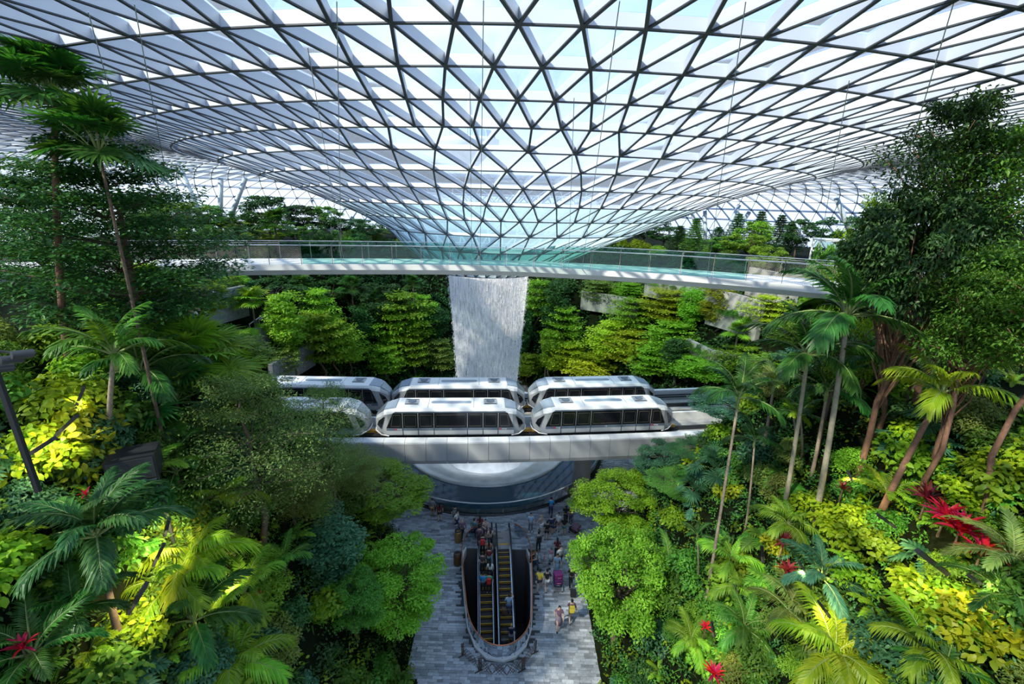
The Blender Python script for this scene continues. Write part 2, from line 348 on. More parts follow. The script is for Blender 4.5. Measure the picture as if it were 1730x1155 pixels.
W2 = 1.12
SECT = [(-5.75, .55, .42, 1.34, .36), (-5.62, .70, .18, 1.52, .50), (-5.05, .95, .0, 1.99, .72), (-4.75, 1.10, .0, 2.10, .84), (-4.05, W2, 0, 2.26, .95)]
SECT = SECT+[(-x, w, zb, zt, rw) for x, w, zb, zt, rw in SECT[::-1]]
def section(w, zb, zt, rw):
    half = [(0, zb), (w*.86, zb), (w*.97, zb+.10), (w, min(.72, zb+.5*(zt-zb))), (w*.985, min(2.06, zb+.86*(zt-zb))), (rw+(w-rw)*.55, zb+.94*(zt-zb)), (rw, zt)]
    return [(-y, z) for y, z in half[::-1]]+half[1:]
m_seam = mat('panel_seam', (.03, .035, .04), .6)
def build_train_car():
    root = empty('train_car')
    mb = MB(); S = [[(x, y, z) for y, z in section(w, zb, zt, rw)] for x, w, zb, zt, rw in SECT]; n = len(S[0])
    vs = [p for s in S for p in s]; fs = []; mi = []
    for i in range(len(S)-1):
        for k in range(n):
            k2 = (k+1) % n; fs.append((i*n+k, (i+1)*n+k, (i+1)*n+k2, i*n+k2))
    fs += [tuple(range(n)), tuple((len(S)-1)*n+k for k in range(n-1, -1, -1))]
    mb.add(vs, fs); hull = mb.build('body_shell', [m_hull], root)
    # roof cover, slightly proud
    mb = MB(); R = [(x, rw+.012, zt+.012, w) for x, w, zb, zt, rw in SECT[4:6]]
    def rs(x, w, zb, zt, rw):
        pts = section(w, zb, zt, rw); top = [p for p in pts if p[1] >= min(2.06, zb+.86*(zt-zb))-1e-4]; top.sort(key=lambda p: p[0]); return [(x, y*1.012, z+.015) for y, z in top]
    A, B = rs(*SECT[4]), rs(*SECT[5]); a0, b0 = rs(*SECT[3]), rs(*SECT[6]); A0, B0 = rs(*SECT[2]), rs(*SECT[7]); k = len(A)
    mb.add(A0+a0+A+B+b0+B0, [(j*k+i, j*k+i+1, (j+1)*k+i+1, (j+1)*k+i) for i in range(k-1) for j in range(5)]); rf = mb.build('roof_cover', m_roofw, root)
    for sx in (-1, 1):
        v = empty('roof_vent'); v.parent = root; 
        bpy.data.objects.remove(v)
        vo = MB().box((sx*3.05, .15, 2.295), (1.05, .95, .03)).build('roof_vent', m_hull, root)
        MB().lathe([(0, .0), (.30, .0), (.33, .03), (.26, .05), (0, .05)], 20, (sx*3.05, .25, 2.31)).build('fan_grille', m_stripe, vo)
        MB().box((sx*3.05, -.26, 2.32), (.95, .07, .03)).build('vent_slot', m_black, vo); MB().box((sx*3.05, .58, 2.32), (.95, .06, .03)).build('vent_slot', m_black, vo)
        MB().box((sx*1.75, 0, 2.28), (.02, 1.7, .02)).build('roof_seam', m_stripe, root)
        for s2 in (-1, 1):   # corner windows in the chamfered ends
            p = [(sx*4.98, s2*1.01, 1.64), (sx*5.45, s2*.79, 1.20), (sx*5.6, s2*.74, .85), (sx*5.30, s2*.88, .55)]
            c = np.array(p); nn = np.cross(c[1]-c[0], c[3]-c[0]); nn = nn/np.linalg.norm(nn); nn = nn if nn[1]*s2 > 0 else -nn
            q = [tuple(np.array(t)+nn*.01) for t in p]
            MB().slab(q, nn, .03).build('corner_window', m_tglass, root)
        p = [(sx*5.70, -.40, 1.42), (sx*5.70, .40, 1.42), (sx*5.08, .64, 2.0), (sx*5.08, -.64, 2.0)]
        nn = Vector((sx*.7, 0, .72)); MB().slab([Vector(t)+nn*.02 for t in p], nn, .03).build('windscreen', m_nose, root)
        p = [(sx*5.04, -.66, 2.02), (sx*5.04, .66, 2.02), (sx*4.15, .86, 2.26), (sx*4.15, -.86, 2.26)]
        MB().slab([Vector(t)+Vector((sx*.2, 0, .98))*.02 for t in p], (sx*.2, 0, .98), .03).build('front_visor', m_recess, root)
        mb = MB(); mb.tube([(sx*4.7, -1.1, .03), (sx*5.3, -.9, .06), (sx*5.78, -.52, .25), (sx*5.86, 0, .30), (sx*5.78, .52, .25), (sx*5.3, .9, .06), (sx*4.7, 1.1, .03)], .05, 6); mb.build('bumper', m_roofw, root)
        MB().box((sx*5.9, 0, -.10), (.8, .35, .22)).build('coupler', m_orange, root); MB().box((sx*5.6, 0, -.28), (.9, .8, .18)).build('coupler_frame', m_under, root)
        bg = MB(); bg.box((sx*3.4, 0, -.22), (1.7, 1.4, .34)); bo = bg.build('bogie', m_under, root)
        for s2 in (-1, 1):
            for dx in (-.45, .45):
                w = MB(); w.tube([(sx*3.4+dx, s2*.60, -.18), (sx*3.4+dx, s2*.88, -.18)], .30, 16); w.build('tyre', m_black, bo)
    # stadium recess on the roof
    st = [(1.35+.22*math.cos(t), .1+.22*math.sin(t)) for t in np.linspace(-PI/2, PI/2, 8)]+[(-1.35+.22*math.cos(t), .1+.22*math.sin(t)) for t in np.linspace(PI/2, 1.5*PI, 8)]
    MB().prism(st, 2.278, 2.305).build('roof_hatch', m_recess, root)
    MB().box((0, 0, -.05), (9.4, 1.95, .14)).build('underframe', m_under, root)
    XB = [(-4.86, -3.66), (-3.60, -2.50), (-2.44, -1.30), (-1.24, 1.24), (1.30, 2.44), (2.50, 3.60), (3.66, 4.86)]
    for s2 in (-1, 1):
        for i, (a, b) in enumerate(XB):
            ta, tb = (a+.52 if i == 0 else a), (b-.52 if i == 6 else b); y0, y1 = s2*(W2+.004), s2*(W2*.985+.004)
            q = [(a, y0, .72), (b, y0, .72), (tb, y1, 1.94), (ta, y1, 1.94)]
            w = MB().slab(q, (0, s2, .02), .025).build('window', m_tglass, root)
            if s2 < 0:
                fr = MB(); e = .13
                l0, l1, h0, h1 = a+e+(.22 if i == 0 else 0), b-e-(.22 if i == 6 else 0), .86, 1.80
                for (p, r) in (((l0, h0), (l1, h0)), ((l1, h0), (l1 if i < 6 else l1-.18, h1)), ((l1 if i < 6 else l1-.18, h1), (l0 if i else l0+.18, h1)), ((l0 if i else l0+.18, h1), (l0, h0))):
                    fr.bar((p[0], -W2-.035, p[1]), (r[0], -W2-.033, r[1]), .012, .028)
                fr.build('window_frame', m_frame, w)
            MB().slab([(a, y0, .50), (b, y0, .50), (b, y0, .71), (a, y0, .71)], (0, s2, 0), .022).build('stripe_panel', m_stripe, root)
            MB().slab([(a, s2*(W2*.99), .12), (b, s2*(W2*.99), .12), (b, s2*(W2+.004), .49), (a, s2*(W2+.004), .49)], (0, s2, 0), .018).build('side_panel', m_hull, root)
            if i: MB().slab([(a-.052, s2*(W2+.0), .12), (a-.008, s2*(W2+.0), .12), (a-.008, s2*(W2+.0), .72), (a-.052, s2*(W2+.0), .72)], (0, s2, 0), .03).build('door_seam', m_seam, root)
            if i: MB().slab([(a-.045, s2*(W2+.0), .80), (a-.015, s2*(W2+.0), .80), (a-.015, s2*(W2*.985+.005), 1.94), (a-.045, s2*(W2*.985+.005), 1.94)], (0, s2, 0), .03).build('window_post', m_hull, root)
        MB().slab([(-4.3, s2*(W2*.985), 1.95), (4.3, s2*(W2*.985), 1.95), (4.15, s2*(W2*.985), 2.06), (-4.15, s2*(W2*.985), 2.06)], (0, s2, .3), .03).build('gutter', m_stripe, root)
    for x in (-4.0, 4.0):
        lg = MB().slab([(x-.26, -W2-.028, .55), (x-.14, -W2-.028, .53), (x-.10, -W2-.028, .66), (x-.22, -W2-.028, .67)], (0, -1, 0), .006).build('logo_mark', m_red, root)
        obj('lettering', textmesh('changi', .15, m_roofw), lg, (x+.12, -W2-.03, .60), (PI/2, 0, 0))
    return root
def copy_tree(o, parent=None):
    c = o.copy(); COL.objects.link(c); c.parent = parent
    for ch in o.children: copy_tree(ch, c)
    return c
car0 = build_train_car()
cars = [(-4.75, -2.0, 'front silver train car in the middle of the viaduct, numbered 11', '11'), (7.25, -2.0, 'front silver train car at the right, numbered 13', '13'), (-16.75, -2.0, 'front silver train car half hidden behind the left tree', None),
        (-4.35, 2.4, 'rear silver train car in the middle, behind the front train', None), (7.6, 2.4, 'rear silver train car at the right end', None), (-16.1, 2.4, 'rear silver train car at the left, behind the front one', None)]
for i, (x, off, lab, num) in enumerate(cars):
    c = car0 if i == 0 else copy_tree(car0); c.location = tk(x, off)+Vector((0, 0, 7.1)); c.rotation_euler = (0, 0, tyaw(x)); tag(c, lab, 'train car', 'train cars on the guideway')
NUMS = [(cars[0], '11', car0)]
for i, (x, off, lab, num) in enumerate(cars[:2]):
    root = [o for o in COL.objects if o.name.startswith('train_car') and o.get('label') == lab][0]
    obj('car_number', textmesh(num, .17, m_roofw), root, (0, -W2-.03, .60), (PI/2, 0, 0))
# ---------------------------------------------------------------- pool, basin and waterfall
m_water = mat('pool_water', (.012, .07, .12), .04, spec=.2)
wb = m_water.node_tree; nz = wb.nodes.new('ShaderNodeTexNoise'); nz.inputs['Scale'].default_value = 6; bp = wb.nodes.new('ShaderNodeBump'); bp.inputs['Strength'].default_value = .12
wb.links.new(nz.outputs['Fac'], bp.inputs['Height']); wb.links.new(bp.outputs[0], wb.nodes['Principled BSDF'].inputs['Normal'])
pool = empty('pool', (CX, CY, 0), label='round dark pool ringed by a low glass wall under the waterfall', cat='pool')
MB().lathe([(8.5, .42), (11.75, .42)], 96).build('water_surface', m_water, pool, True)
MB().lathe([(11.78, 0), (11.78, .5), (11.70, .5), (11.70, .1)], 96).build('curb', m_stone, pool, True); MB().lathe([(12.0, .0), (12.0, .10), (11.8, .12)], 96).build('base_ring', m_black, pool, True)
for k in range(36):
    a0 = 2*PI*k/36+.004; a1 = 2*PI*(k+1)/36-.004
    MB().lathe([(11.80, .12), (11.80, 1.10), (11.83, 1.10), (11.83, .12), (11.80, .12)], 4, a0=a0, a1=a1).build('glass_panel', m_clearglass, pool)
MB().lathe([(11.77, 1.10), (11.86, 1.10), (11.86, 1.15), (11.77, 1.15), (11.77, 1.10)], 96).build('rim_rail', m_white, pool, True)
basin = empty('water_funnel', (CX, CY, 0), label='white bowl-shaped water funnel in the middle of the pool', cat='basin')
m_acryl = mat('wet_acrylic', (.86, .86, .85), .3, noise=(.9, .18), coat=.5)
MB().lathe([(8.62, .15), (8.62, .5), (8.35, .56), (7.7, .50), (6.4, .15), (5.0, -.55), (3.9, -1.6), (3.3, -3.2), (3.1, -6)], 96).build('bowl', m_acryl, basin, True)
m_drop = mat('water_drop', (.95, .96, 1), .3)
_nt = m_drop.node_tree; _t = _nt.nodes.new('ShaderNodeBsdfTranslucent'); _t.inputs[0].default_value = (.97, .98, 1, 1); _m = _nt.nodes.new('ShaderNodeMixShader'); _m.inputs[0].default_value = .45
_nt.links.new(_nt.nodes['Principled BSDF'].outputs[0], _m.inputs[1]); _nt.links.new(_t.outputs[0], _m.inputs[2]); _nt.links.new(_m.outputs[0], _nt.nodes['Material Output'].inputs[0])
fall = empty('waterfall', (CX, CY, 0), label='white round curtain of falling water dropping from the roof funnel', cat='waterfall')
def wr(z): return 3.72-.72*np.clip((16.6-z)/10, 0, 1.6)**.8
def drops(n, z0, z1, thick, lmin, lmax, rmin, rmax):
    z = RNG.uniform(z0, z1, n); a = RNG.uniform(0, 2*PI, n); r = wr(z)+RNG.normal(0, thick, n); L = RNG.uniform(lmin, lmax, n); R = RNG.uniform(rmin, rmax, n)
    lump = np.sin(a*7+1)*np.sin(a*17)+.5*np.sin(a*41+z*.4); ok = RNG.random(n) < .62+.3*lump; z, a, r, L, R = z[ok], a[ok], r[ok], L[ok], R[ok]; n = len(z)
    C = np.stack([r*np.cos(a), r*np.sin(a), z], 1); vs = []
    for k in range(3):
        o = np.stack([np.cos(a+2.1*k)*R, np.sin(a+2.1*k)*R, 0*R], 1); vs.append(C+o)
    V = np.stack([C+np.array([0, 0, 1])*L[:, None]*.5]+vs+[C-np.array([0, 0, 1])*L[:, None]*.5], 1).reshape(-1, 3)
    b = np.arange(n)*5; F = np.concatenate([np.stack([b, b+1+k, b+1+(k+1) % 3], 1) for k in range(3)]+[np.stack([b+4, b+1+(k+1) % 3, b+1+k], 1) for k in range(3)]); return V, F
V, F = drops(17000, .4, 18.6, .10, .06, .38, .010, .026); tag(obj('falling_drops', npmesh('falling_drops', V, F, m_drop), fall), kind='stuff')
V, F = drops(5000, -.5, 7, .45, .05, .3, .01, .022); tag(obj('spray', npmesh('spray', V, F, m_drop), fall), kind='stuff')
m_sheet = bpy.data.materials.new('water_sheet'); m_sheet.use_nodes = True; n, l = m_sheet.node_tree.nodes, m_sheet.node_tree.links
tc = n.new('ShaderNodeTexCoord'); mp = n.new('ShaderNodeMapping'); mp.inputs['Scale'].default_value = (5, 5, .22); nz = n.new('ShaderNodeTexNoise'); nz.inputs['Scale'].default_value = 2.2; nz.inputs['Detail'].default_value = 6
rp = n.new('ShaderNodeMapRange'); rp.inputs['From Min'].default_value = .38; rp.inputs['From Max'].default_value = .68; rp.inputs['To Min'].default_value = .22; rp.inputs['To Max'].default_value = .75
tr = n.new('ShaderNodeBsdfTransparent'); mx = n.new('ShaderNodeMixShader'); b = n['Principled BSDF']; b.inputs['Base Color'].default_value = (.97, .97, 1, 1); b.inputs['Roughness'].default_value = .4
tl = n.new('ShaderNodeBsdfTranslucent'); tl.inputs[0].default_value = (.92, .95, 1, 1); m3 = n.new('ShaderNodeMixShader'); l.new(b.outputs[0], m3.inputs[1]); l.new(tl.outputs[0], m3.inputs[2])
l.new(tc.outputs['Object'], mp.inputs[0]); l.new(mp.outputs[0], nz.inputs['Vector']); l.new(nz.outputs['Fac'], rp.inputs['Value']); l.new(rp.outputs[0], mx.inputs[0]); l.new(tr.outputs[0], mx.inputs[1]); l.new(m3.outputs[0], mx.inputs[2]); l.new(mx.outputs[0], n['Material Output'].inputs[0])
zz = np.linspace(18.6, -.8, 14); MB().lathe([(float(wr(z)), z) for z in zz], 64).build('water_sheet', m_sheet, fall, True)
# ---------------------------------------------------------------- canopy footbridge
BP = [(-42, 18.5), (-30, 23.6), (-22, 27.1), (-12, 29.9), (-1, 31.3), (8, 29.9), (13, 28.1), (17, 26.2), (21, 24.0), (26, 20.6)]
def cat(pts, n=24):
    out = []; p = [Vector((*q, 0)) for q in pts]
    for i in range(len(p)-1):
        a, b = p[max(i-1, 0)], p[min(i+2, len(p)-1)]
        for k in range(n):
            t = k/n; t2, t3 = t*t, t*t*t
            out.append(.5*((2*p[i])+(p[i+1]-a)*t+(2*a-5*p[i]+4*p[i+1]-b)*t2+(3*p[i]-a-3*p[i+1]+b)*t3))
    return out+[p[-1]]
path = cat(BP); cum = [0]
for a, b in zip(path[:-1], path[1:]): cum.append(cum[-1]+(b-a).length)
def bpt(s, off=0.0, z=0.0):
    i = min(max(int(np.searchsorted(cum, s))-1, 0), len(path)-2); t = (s-cum[i])/(cum[i+1]-cum[i]); p = path[i].lerp(path[i+1], t); d = (path[i+1]-path[i]).normalized()
    return p+Vector((-d.y, d.x, 0))*off+Vector((0, 0, z))
BW, ZD, ZR = 3.3, 20.28, 21.5
br = empty('footbridge', bpt(cum[-1]/2, 0, 19.5), label='long curved white footbridge with glass balustrades crossing before the waterfall', cat='bridge'); BO = br.location.copy()
SN = 90; ss = np.linspace(0, cum[-1], SN); prof = [(0, ZD), (0, 19.92), (.30, 19.58), (BW-.3, 19.58), (BW, 19.92), (BW, ZD)]
mb = MB(); k = len(prof)
mb.add([bpt(s, o, z)-BO for s in ss for o, z in prof], [(i*k+j, (i+1)*k+j, (i+1)*k+(j+1) % k, i*k+(j+1) % k) for i in range(SN-1) for j in range(k)]+[tuple(range(k)), tuple((SN-1)*k+j for j in range(k-1, -1, -1))])
mb.build('deck', m_offwhite, br)
m_post = mat('post_steel', (.26, .25, .24), .4, .6); m_net = mat('net_wire', (.50, .46, .40), .5, .4)
bay = 1.9; nb = int(cum[-1]/bay)
for side, off, inn in ((0, .06, 1), (1, BW-.06, -1)):
    mb = MB(); mb.tube([bpt(s, off, ZR)-BO for s in ss], .028, 6); mb.build('handrail', m_steel, br)
    if side: 
        for dz in (.12, .24): MB().tube([bpt(s, off, ZR-dz)-BO for s in ss], .012, 5).build('rail_wire', m_steel, br)
    for i in range(nb+1):
        s = min(i*bay, cum[-1]); p = bpt(s, off, 0); d = bpt(min(s+.1, cum[-1]), off)-bpt(s-.1 if s > .1 else 0, off); rz = math.atan2(d.y, d.x)
        tall = .12 if side == 0 else 0.02
        MB().box(p+Vector((0, 0, (ZD-.12+ZR+tall)/2))-BO, (.04, .07, ZR+tall-ZD+.12), rz).build('post', m_post, br)
        if i == nb: continue
        px = proj(tuple(bpt(s+bay/2, off, 20.8)))[0]
        a, b = bpt(s+.05, off+.03*inn)-BO, bpt(s+bay-.05, off+.03*inn)-BO; z0, z1 = ZD+.03-BO.z, ZR-.06-BO.z; a.z = b.z = 0
        if 485 < px < 1262:
            nrm = Vector((0, 0, 1)).cross(b-a).normalized()
            MB().slab([a+Vector((0, 0, z0)), b+Vector((0, 0, z0)), b+Vector((0, 0, z1)), a+Vector((0, 0, z1))], nrm, .015).build('glass_panel', m_greenglass, br)
        elif side == 0 and px > -60:
            mb = MB(); n = 17; h = z1-z0; L = (b-a).length; ux = (b-a)/L
            for sgn in (1, -1):
                for q in np.arange(-h, L, .105):
                    x0, x1 = max(q, 0), min(q+h, L)
                    if x1-x0 < .02: continue
                    y0, y1 = x0-q, x1-q
                    if sgn < 0: y0, y1 = h-y0, h-y1
                    mb.bar(a+ux*x0+Vector((0, 0, z0+y0)), a+ux*x1+Vector((0, 0, z0+y1)), .009, .009)
            mb.build('net_panel', m_net, br)
# ---------------------------------------------------------------- roof cables down to the bridge
def roof_z(x, y): return float(np.interp(math.hypot(x, y-CY), RR, RZ))
def ray_roof(px, py, tmin=3):
    r = ray(px, py); t = tmin; 
    while t < 120:
        p = Vector((0, 0, CAMH))+r*t
        if p.z >= roof_z(p.x, p.y)-.35: return p
        t += .15
    return p
def ray_ground(px, py, tmin=4.0):
    r = ray(px, py); t = tmin
    while t < 130:
        p = Vector((0, 0, CAMH))+r*t
        if p.z <= float(ground(p.x, p.y)) and dist_open(p.x, p.y) > -.2 or p.z < 0: return p
        t += .12
    return p
CB = [((149, 20), (262, 410), 'leftmost'), ((227, 7), (305, 402), 'second from the left'), ((520, 80), (577, 412), 'left of the waterfall, slanting'), ((569, 2), (574, 405), 'left of the waterfall, upright'), ((817, 0), (811, 416), 'straight above the waterfall'),
      ((794, 156), (799, 416), 'short, before the tower'), ((1047, 2), (985, 425), 'right of the waterfall'), ((970, 165), (962, 420), 'nearest right of the waterfall'), ((1260, 2), (1200, 440), 'above the right half of the bridge'), ((1612, 2), (1478, 400), 'rightmost, above the tall right trees'), ((1435, 135), (1380, 455), 'above the glass lift')]
for (a, b, w) in CB:
    p = ray_roof(*a); s = min((abs(proj(tuple(bpt(q, .06, ZR)))[0]-b[0]), q) for q in np.linspace(0, cum[-1], 400))[1]; e = bpt(s, .06, ZD)
    o = MB().tube([p-e, (0, 0, 0)], .012, 6).build('roof_cable', m_steel, None, loc=e); tag(o, 'thin steel roof cable, '+w, 'cable', 'cables from roof to footbridge')
    MB().tube([(0, 0, .02), (p-e).normalized()*.35], .03, 8).build('turnbuckle', m_steel, o)
# ---------------------------------------------------------------- slanted roof columns on the upper deck
m_col = mat('strut_grey', (.40, .47, .50), .45, .2); m_cold = mat('strut_shade', (.16, .18, .19), .5)
ST = [((303, 284), (352, 395)), ((275, 298), (312, 352)), ((373, 300), (372, 352)), ((415, 300), (384, 378)), ((527, 338), (548, 372)), ((553, 350), (574, 410)), ((596, 366), (578, 412)),
      ((1166, 350), (1182, 396)), ((1191, 356), (1192, 436)), ((1249, 346), (1202, 440)), ((1266, 358), (1208, 442)), ((1413, 334), (1454, 432)), ((1492, 322), (1476, 400))]
for i, (a, b) in enumerate(ST):
    p = ray_roof(*a, tmin=46); e = atY(b[0], b[1], p.y); e2 = e+(e-p)*max(0, (e.z-18.0))/max(.3, (p.z-e.z)); r = .36 if i not in (0,) else .42
    side = 'left' if a[0] < 865 else 'right'; n = i if i < 7 else i-7
    o = MB().tube([p-e2, (0, 0, -.3)], r, 16).build('roof_column', m_col, None, True, loc=e2); tag(o, f'{ordn(n)} slanted grey roof column from the {side} on the upper deck', 'column', 'slanted columns under the rim of the roof')
    MB().tube([(p-e2)*.965, (p-e2)*1.0], [r*.9, r*.35], 12).build('column_head', m_steel, o)
# ---------------------------------------------------------------- control tower outside
c = atY(793, 300, 210); S = 210/770
tw = empty('control_tower', (c.x, 210, 15), label='pale airport control tower seen through the roof glass', cat='tower')
m_tw = mat('tower_concrete', (.50, .54, .58), .8); m_twg = mat('tower_glass', (.28, .42, .52), .1)
def tz(y): return atY(793, y, 210).z-15
MB().lathe([(5, 0), (4.2, tz(330)), (3.8, tz(275))], 24).build('shaft', m_tw, tw, True)
MB().lathe([(3.8, tz(280)), (9.0, tz(258)), (12.6, tz(243)), (12.8, tz(236)), (11, tz(234))], 32).build('lower_cabin', m_tw, tw, True)
MB().lathe([(11.0, tz(234)), (10.4, tz(222)), (9.0, tz(220))], 32).build('window_band', m_twg, tw); MB().lathe([(9.4, tz(221)), (7.4, tz(212)), (6.6, tz(205)), (5, tz(198)), (.8, tz(194))], 32).build('upper_roof', m_tw, tw, True)
MB().lathe([(1.4, tz(198)), (1.0, tz(178)), (.3, tz(160)), (.1, tz(150))], 12).build('mast', m_tw, tw)
for k in range(16):
    a = 2*PI*k/16; MB().bar((10.9*math.cos(a), 10.9*math.sin(a), tz(234)), (10.4*math.cos(a), 10.4*math.sin(a), tz(221)), .4, .4).build('window_post', m_tw, tw)
# ---------------------------------------------------------------- escalators and their opening
pit = empty('escalator_pit', (-.7, 23.5, 0)); tag(pit, 'dark pit walls below the escalator opening', kind='structure'); PO = Vector((-.7, 23.5, 0))
m_pit = mat('pit_wall', (.10, .095, .09), .7); m_pitfl = mat('pit_floor', (.06, .055, .055), .6); m_lining = mat('lining_white', (.72, .72, .71), .4)
h2 = [(x, y) for x, y in HOLE]; n = len(h2); mb = MB()
mb.add([Vector((x, y, z))-PO for z in (-.03, -7.0) for x, y in h2], [(i, (i+1) % n, n+(i+1) % n, n+i) for i in range(n)]); mb.add([Vector((x, y, -7.0))-PO for x, y in h2], [tuple(range(n))], 1)
mb.build('pit_shaft', [m_pit, m_pitfl], pit)
mb = MB(); mb.add([Vector((x, y, z))-PO for z in (.14, -.5) for x, y in h2]+[Vector((x*1+(.13*(1 if x > -.7 else -1)), y-(.12 if y < 21 else 0), .14))-PO for x, y in h2]+[Vector((x*1+(.13*(1 if x > -.7 else -1)), y-(.12 if y < 21 else 0), -.02))-PO for x, y in h2],
    [(i, i+1, n+i+1, n+i) for i in range(n-1)]+[(2*n+i, 2*n+i+1, i+1, i) for i in range(n-1)]+[(3*n+i, 3*n+i+1, 2*n+i+1, 2*n+i) for i in range(n-1)]); mb.build('white_rim', m_lining, pit)
bal = empty('balustrade', (-.7, 23.5, 0), label='curved glass balustrade with copper handrail around the escalator opening', cat='balustrade')
wing = [(-1.75, 29.2), (-2.35, 28.7), (-2.85, 28.0)]+h2+[(1.35, 28.1), (1.0, 28.7), (.5, 29.1)]
wo = [Vector((x+(.06 if x > -.7 else -.06), y, 0)) for x, y in wing]
cs = []
for i in range(len(wo)-1):
    for k in range(3):
        a, b_ = wo[max(i-1, 0)], wo[min(i+2, len(wo)-1)]; t = k/3; cs.append(.5*((2*wo[i])+(wo[i+1]-a)*t+(2*a-5*wo[i]+4*wo[i+1]-b_)*t*t+(3*wo[i]-a-3*wo[i+1]+b_)*t**3))
cs.append(wo[-1])
MB().tube([p+Vector((0, 0, 1.12))-PO for p in cs], .035, 8).build('handrail', m_copper, bal, True)
for i in range(0, len(cs)-1, 3):
    mb = MB(); q = cs[i:i+4]
    for a, b_ in zip(q[:-1], q[1:]):
        nrm = Vector((0, 0, 1)).cross(b_-a).normalized(); mb.slab([a+Vector((0, 0, .1))-PO, b_+Vector((0, 0, .1))-PO, b_+Vector((0, 0, 1.08))-PO, a+Vector((0, 0, 1.08))-PO], nrm, .02)
    mb.build('glass_panel', m_clearglass, bal)
    MB().box(cs[i]+Vector((0, 0, .55))-PO, (.03, .03, 1.1)).build('glass_clamp', m_steel, bal)
m_step = mat('step_tread', (.045, .04, .04), .6, .3); m_riser = mat('step_riser', (.02, .02, .022), .6); m_yel = mat('safety_yellow', (.85, .50, .03), .5)
m_escglass = glass('escalator_glass', (.75, .85, .92), .8); m_comb = mat('landing_plate', (.48, .44, .43), .45, .5); m_esilver = mat('escalator_silver', (.62, .66, .70), .28, .7)
step_me = MB().box((0, 0, -.10), (.84, .40, .20)).mesh('step', m_step); yel_me = MB().box((0, -.185, .006), (.84, .035, .014)).box((0, -.205, -.10), (.84, .012, .025)).mesh('step_edge', m_yel)
def escalator(x, lab):
    e = empty('escalator', (x, ESC_TOP, 0), math.radians(4.8), label=lab, cat='escalator', group='escalators in the plaza opening')
    MB().box((0, 1.0, -.06), (1.1, 1.9, .16)).build('landing_plate', m_comb, e)
    MB().box((0, .55, .03), (.86, .10, .02)).build('comb_plate', m_yel, e)
    for i in range(26):
        y = -.1-i*.37; z = 0 if i == 0 else (-.05 if i == 1 else -(i-1.2)*.2135-.03)
        s = obj('step', step_me, e, (0, y, z)); obj('step_edge', yel_me, s)
    prof = [(1.55, .0), (.1, .0), (-.5, -.12), (-9.3, -5.2)]
    for sx in (-1, 1):
        X = sx*.50; mb = MB()
        for (y0, z0), (y1, z1) in zip(prof[:-1], prof[1:]): mb.add([(X+d, y, z+h) for (y, z) in ((y0, z0), (y1, z1)) for d in (-.075, .075) for h in (-.35, .16)], [(0, 1, 5, 4), (2, 6, 7, 3), (1, 3, 7, 5), (0, 4, 6, 2), (0, 2, 3, 1), (4, 5, 7, 6)])
        mb.build('skirt_deck', m_esilver, e)
        mb = MB()
        for (y0, z0), (y1, z1) in zip(prof[:-1], prof[1:]): mb.slab([(X-.01, y0, z0+.16), (X-.01, y1, z1+.16), (X-.01, y1, z1+.92), (X-.01, y0, z0+.92)], (1, 0, 0), .02)
        mb.build('glass_side', m_escglass, e)
        pr = [(1.75, .55), (1.85, .75), (1.72, .94)]+[(y, z+.96) for y, z in prof]; MB().tube([(X, y, z) for y, z in pr], .05, 8).build('handrail', m_black, e, True)
    return e
escalator(-1.55, 'left escalator, crowded with people going up and down, with yellow step edges'); escalator(-.22, 'right escalator, nearly empty, with yellow step edges')
# ---------------------------------------------------------------- expanding lattice barrier at the near end of the opening
m_brown = mat('barrier_brown', (.06, .035, .025), .6)
lb = empty('lattice_barrier', (-.15, 18.4, 0), label='brown expanding lattice barrier standing before the near end of the escalator opening', cat='barrier')
bpts = [(-2.35, 19.3), (-1.35, 18.45), (-.6, 18.25), (.2, 18.2), (1.0, 18.55), (1.75, 19.6)]; bpts = [Vector((x+.15, y-18.4, 0)) for x, y in bpts]
for i in (0, 1, 4, 5):
    p = bpts[i]
    for k in range(3 if i in (1, 4) else 2):
        q = p+Vector((.07*k, .03*k, 0)); MB().tube([q, q+Vector((0, 0, .95))], .028, 6).build('post', m_brown, lb)
    MB().bar(p+Vector((-.2, -.12, .03)), p+Vector((.22, .12, .03)), .05, .05).build('foot', m_brown, lb)
for a, b_ in zip(bpts[:-1], bpts[1:]):
    n = max(4, int((b_-a).length/.17))
    for k in range(n):
        for s in (0, 1):
            t0, t1 = (k-1)/n, (k+2)/n; t0, t1 = max(t0, 0), min(t1, 1)
            MB().bar(a.lerp(b_, t0)+Vector((0, .01*s, .12 if s else .85)), a.lerp(b_, t1)+Vector((0, .01*s, .85 if s else .12)), .012, .022).build('lattice_slat', m_brown, lb)
# ---------------------------------------------------------------- litter bins
m_bin = mat('bronze_bin', (.16, .075, .03), .35, .6); m_gold = mat('brass_bin', (.45, .27, .09), .3, .7)
for (px, py), m, w in (((773, 953), m_bin, 'left of the escalator opening'), ((774, 914), m_gold, 'beside the woman in the plum top'), ((901, 951), m_bin, 'right of the escalator opening')):
    p = atZ(px, py, 0); o = empty('litter_bin', p, label=('brass' if m is m_gold else 'bronze')+' cylindrical litter bin '+w, cat='bin')
    MB().lathe([(.24, 0), (.27, .03), (.27, .88), (.25, .92)], 20, cap=True).build('body', m, o, True); MB().lathe([(.25, .92), (.25, .97), (.15, .97), (.13, .85)], 20).build('lid_ring', m_darksteel, o)
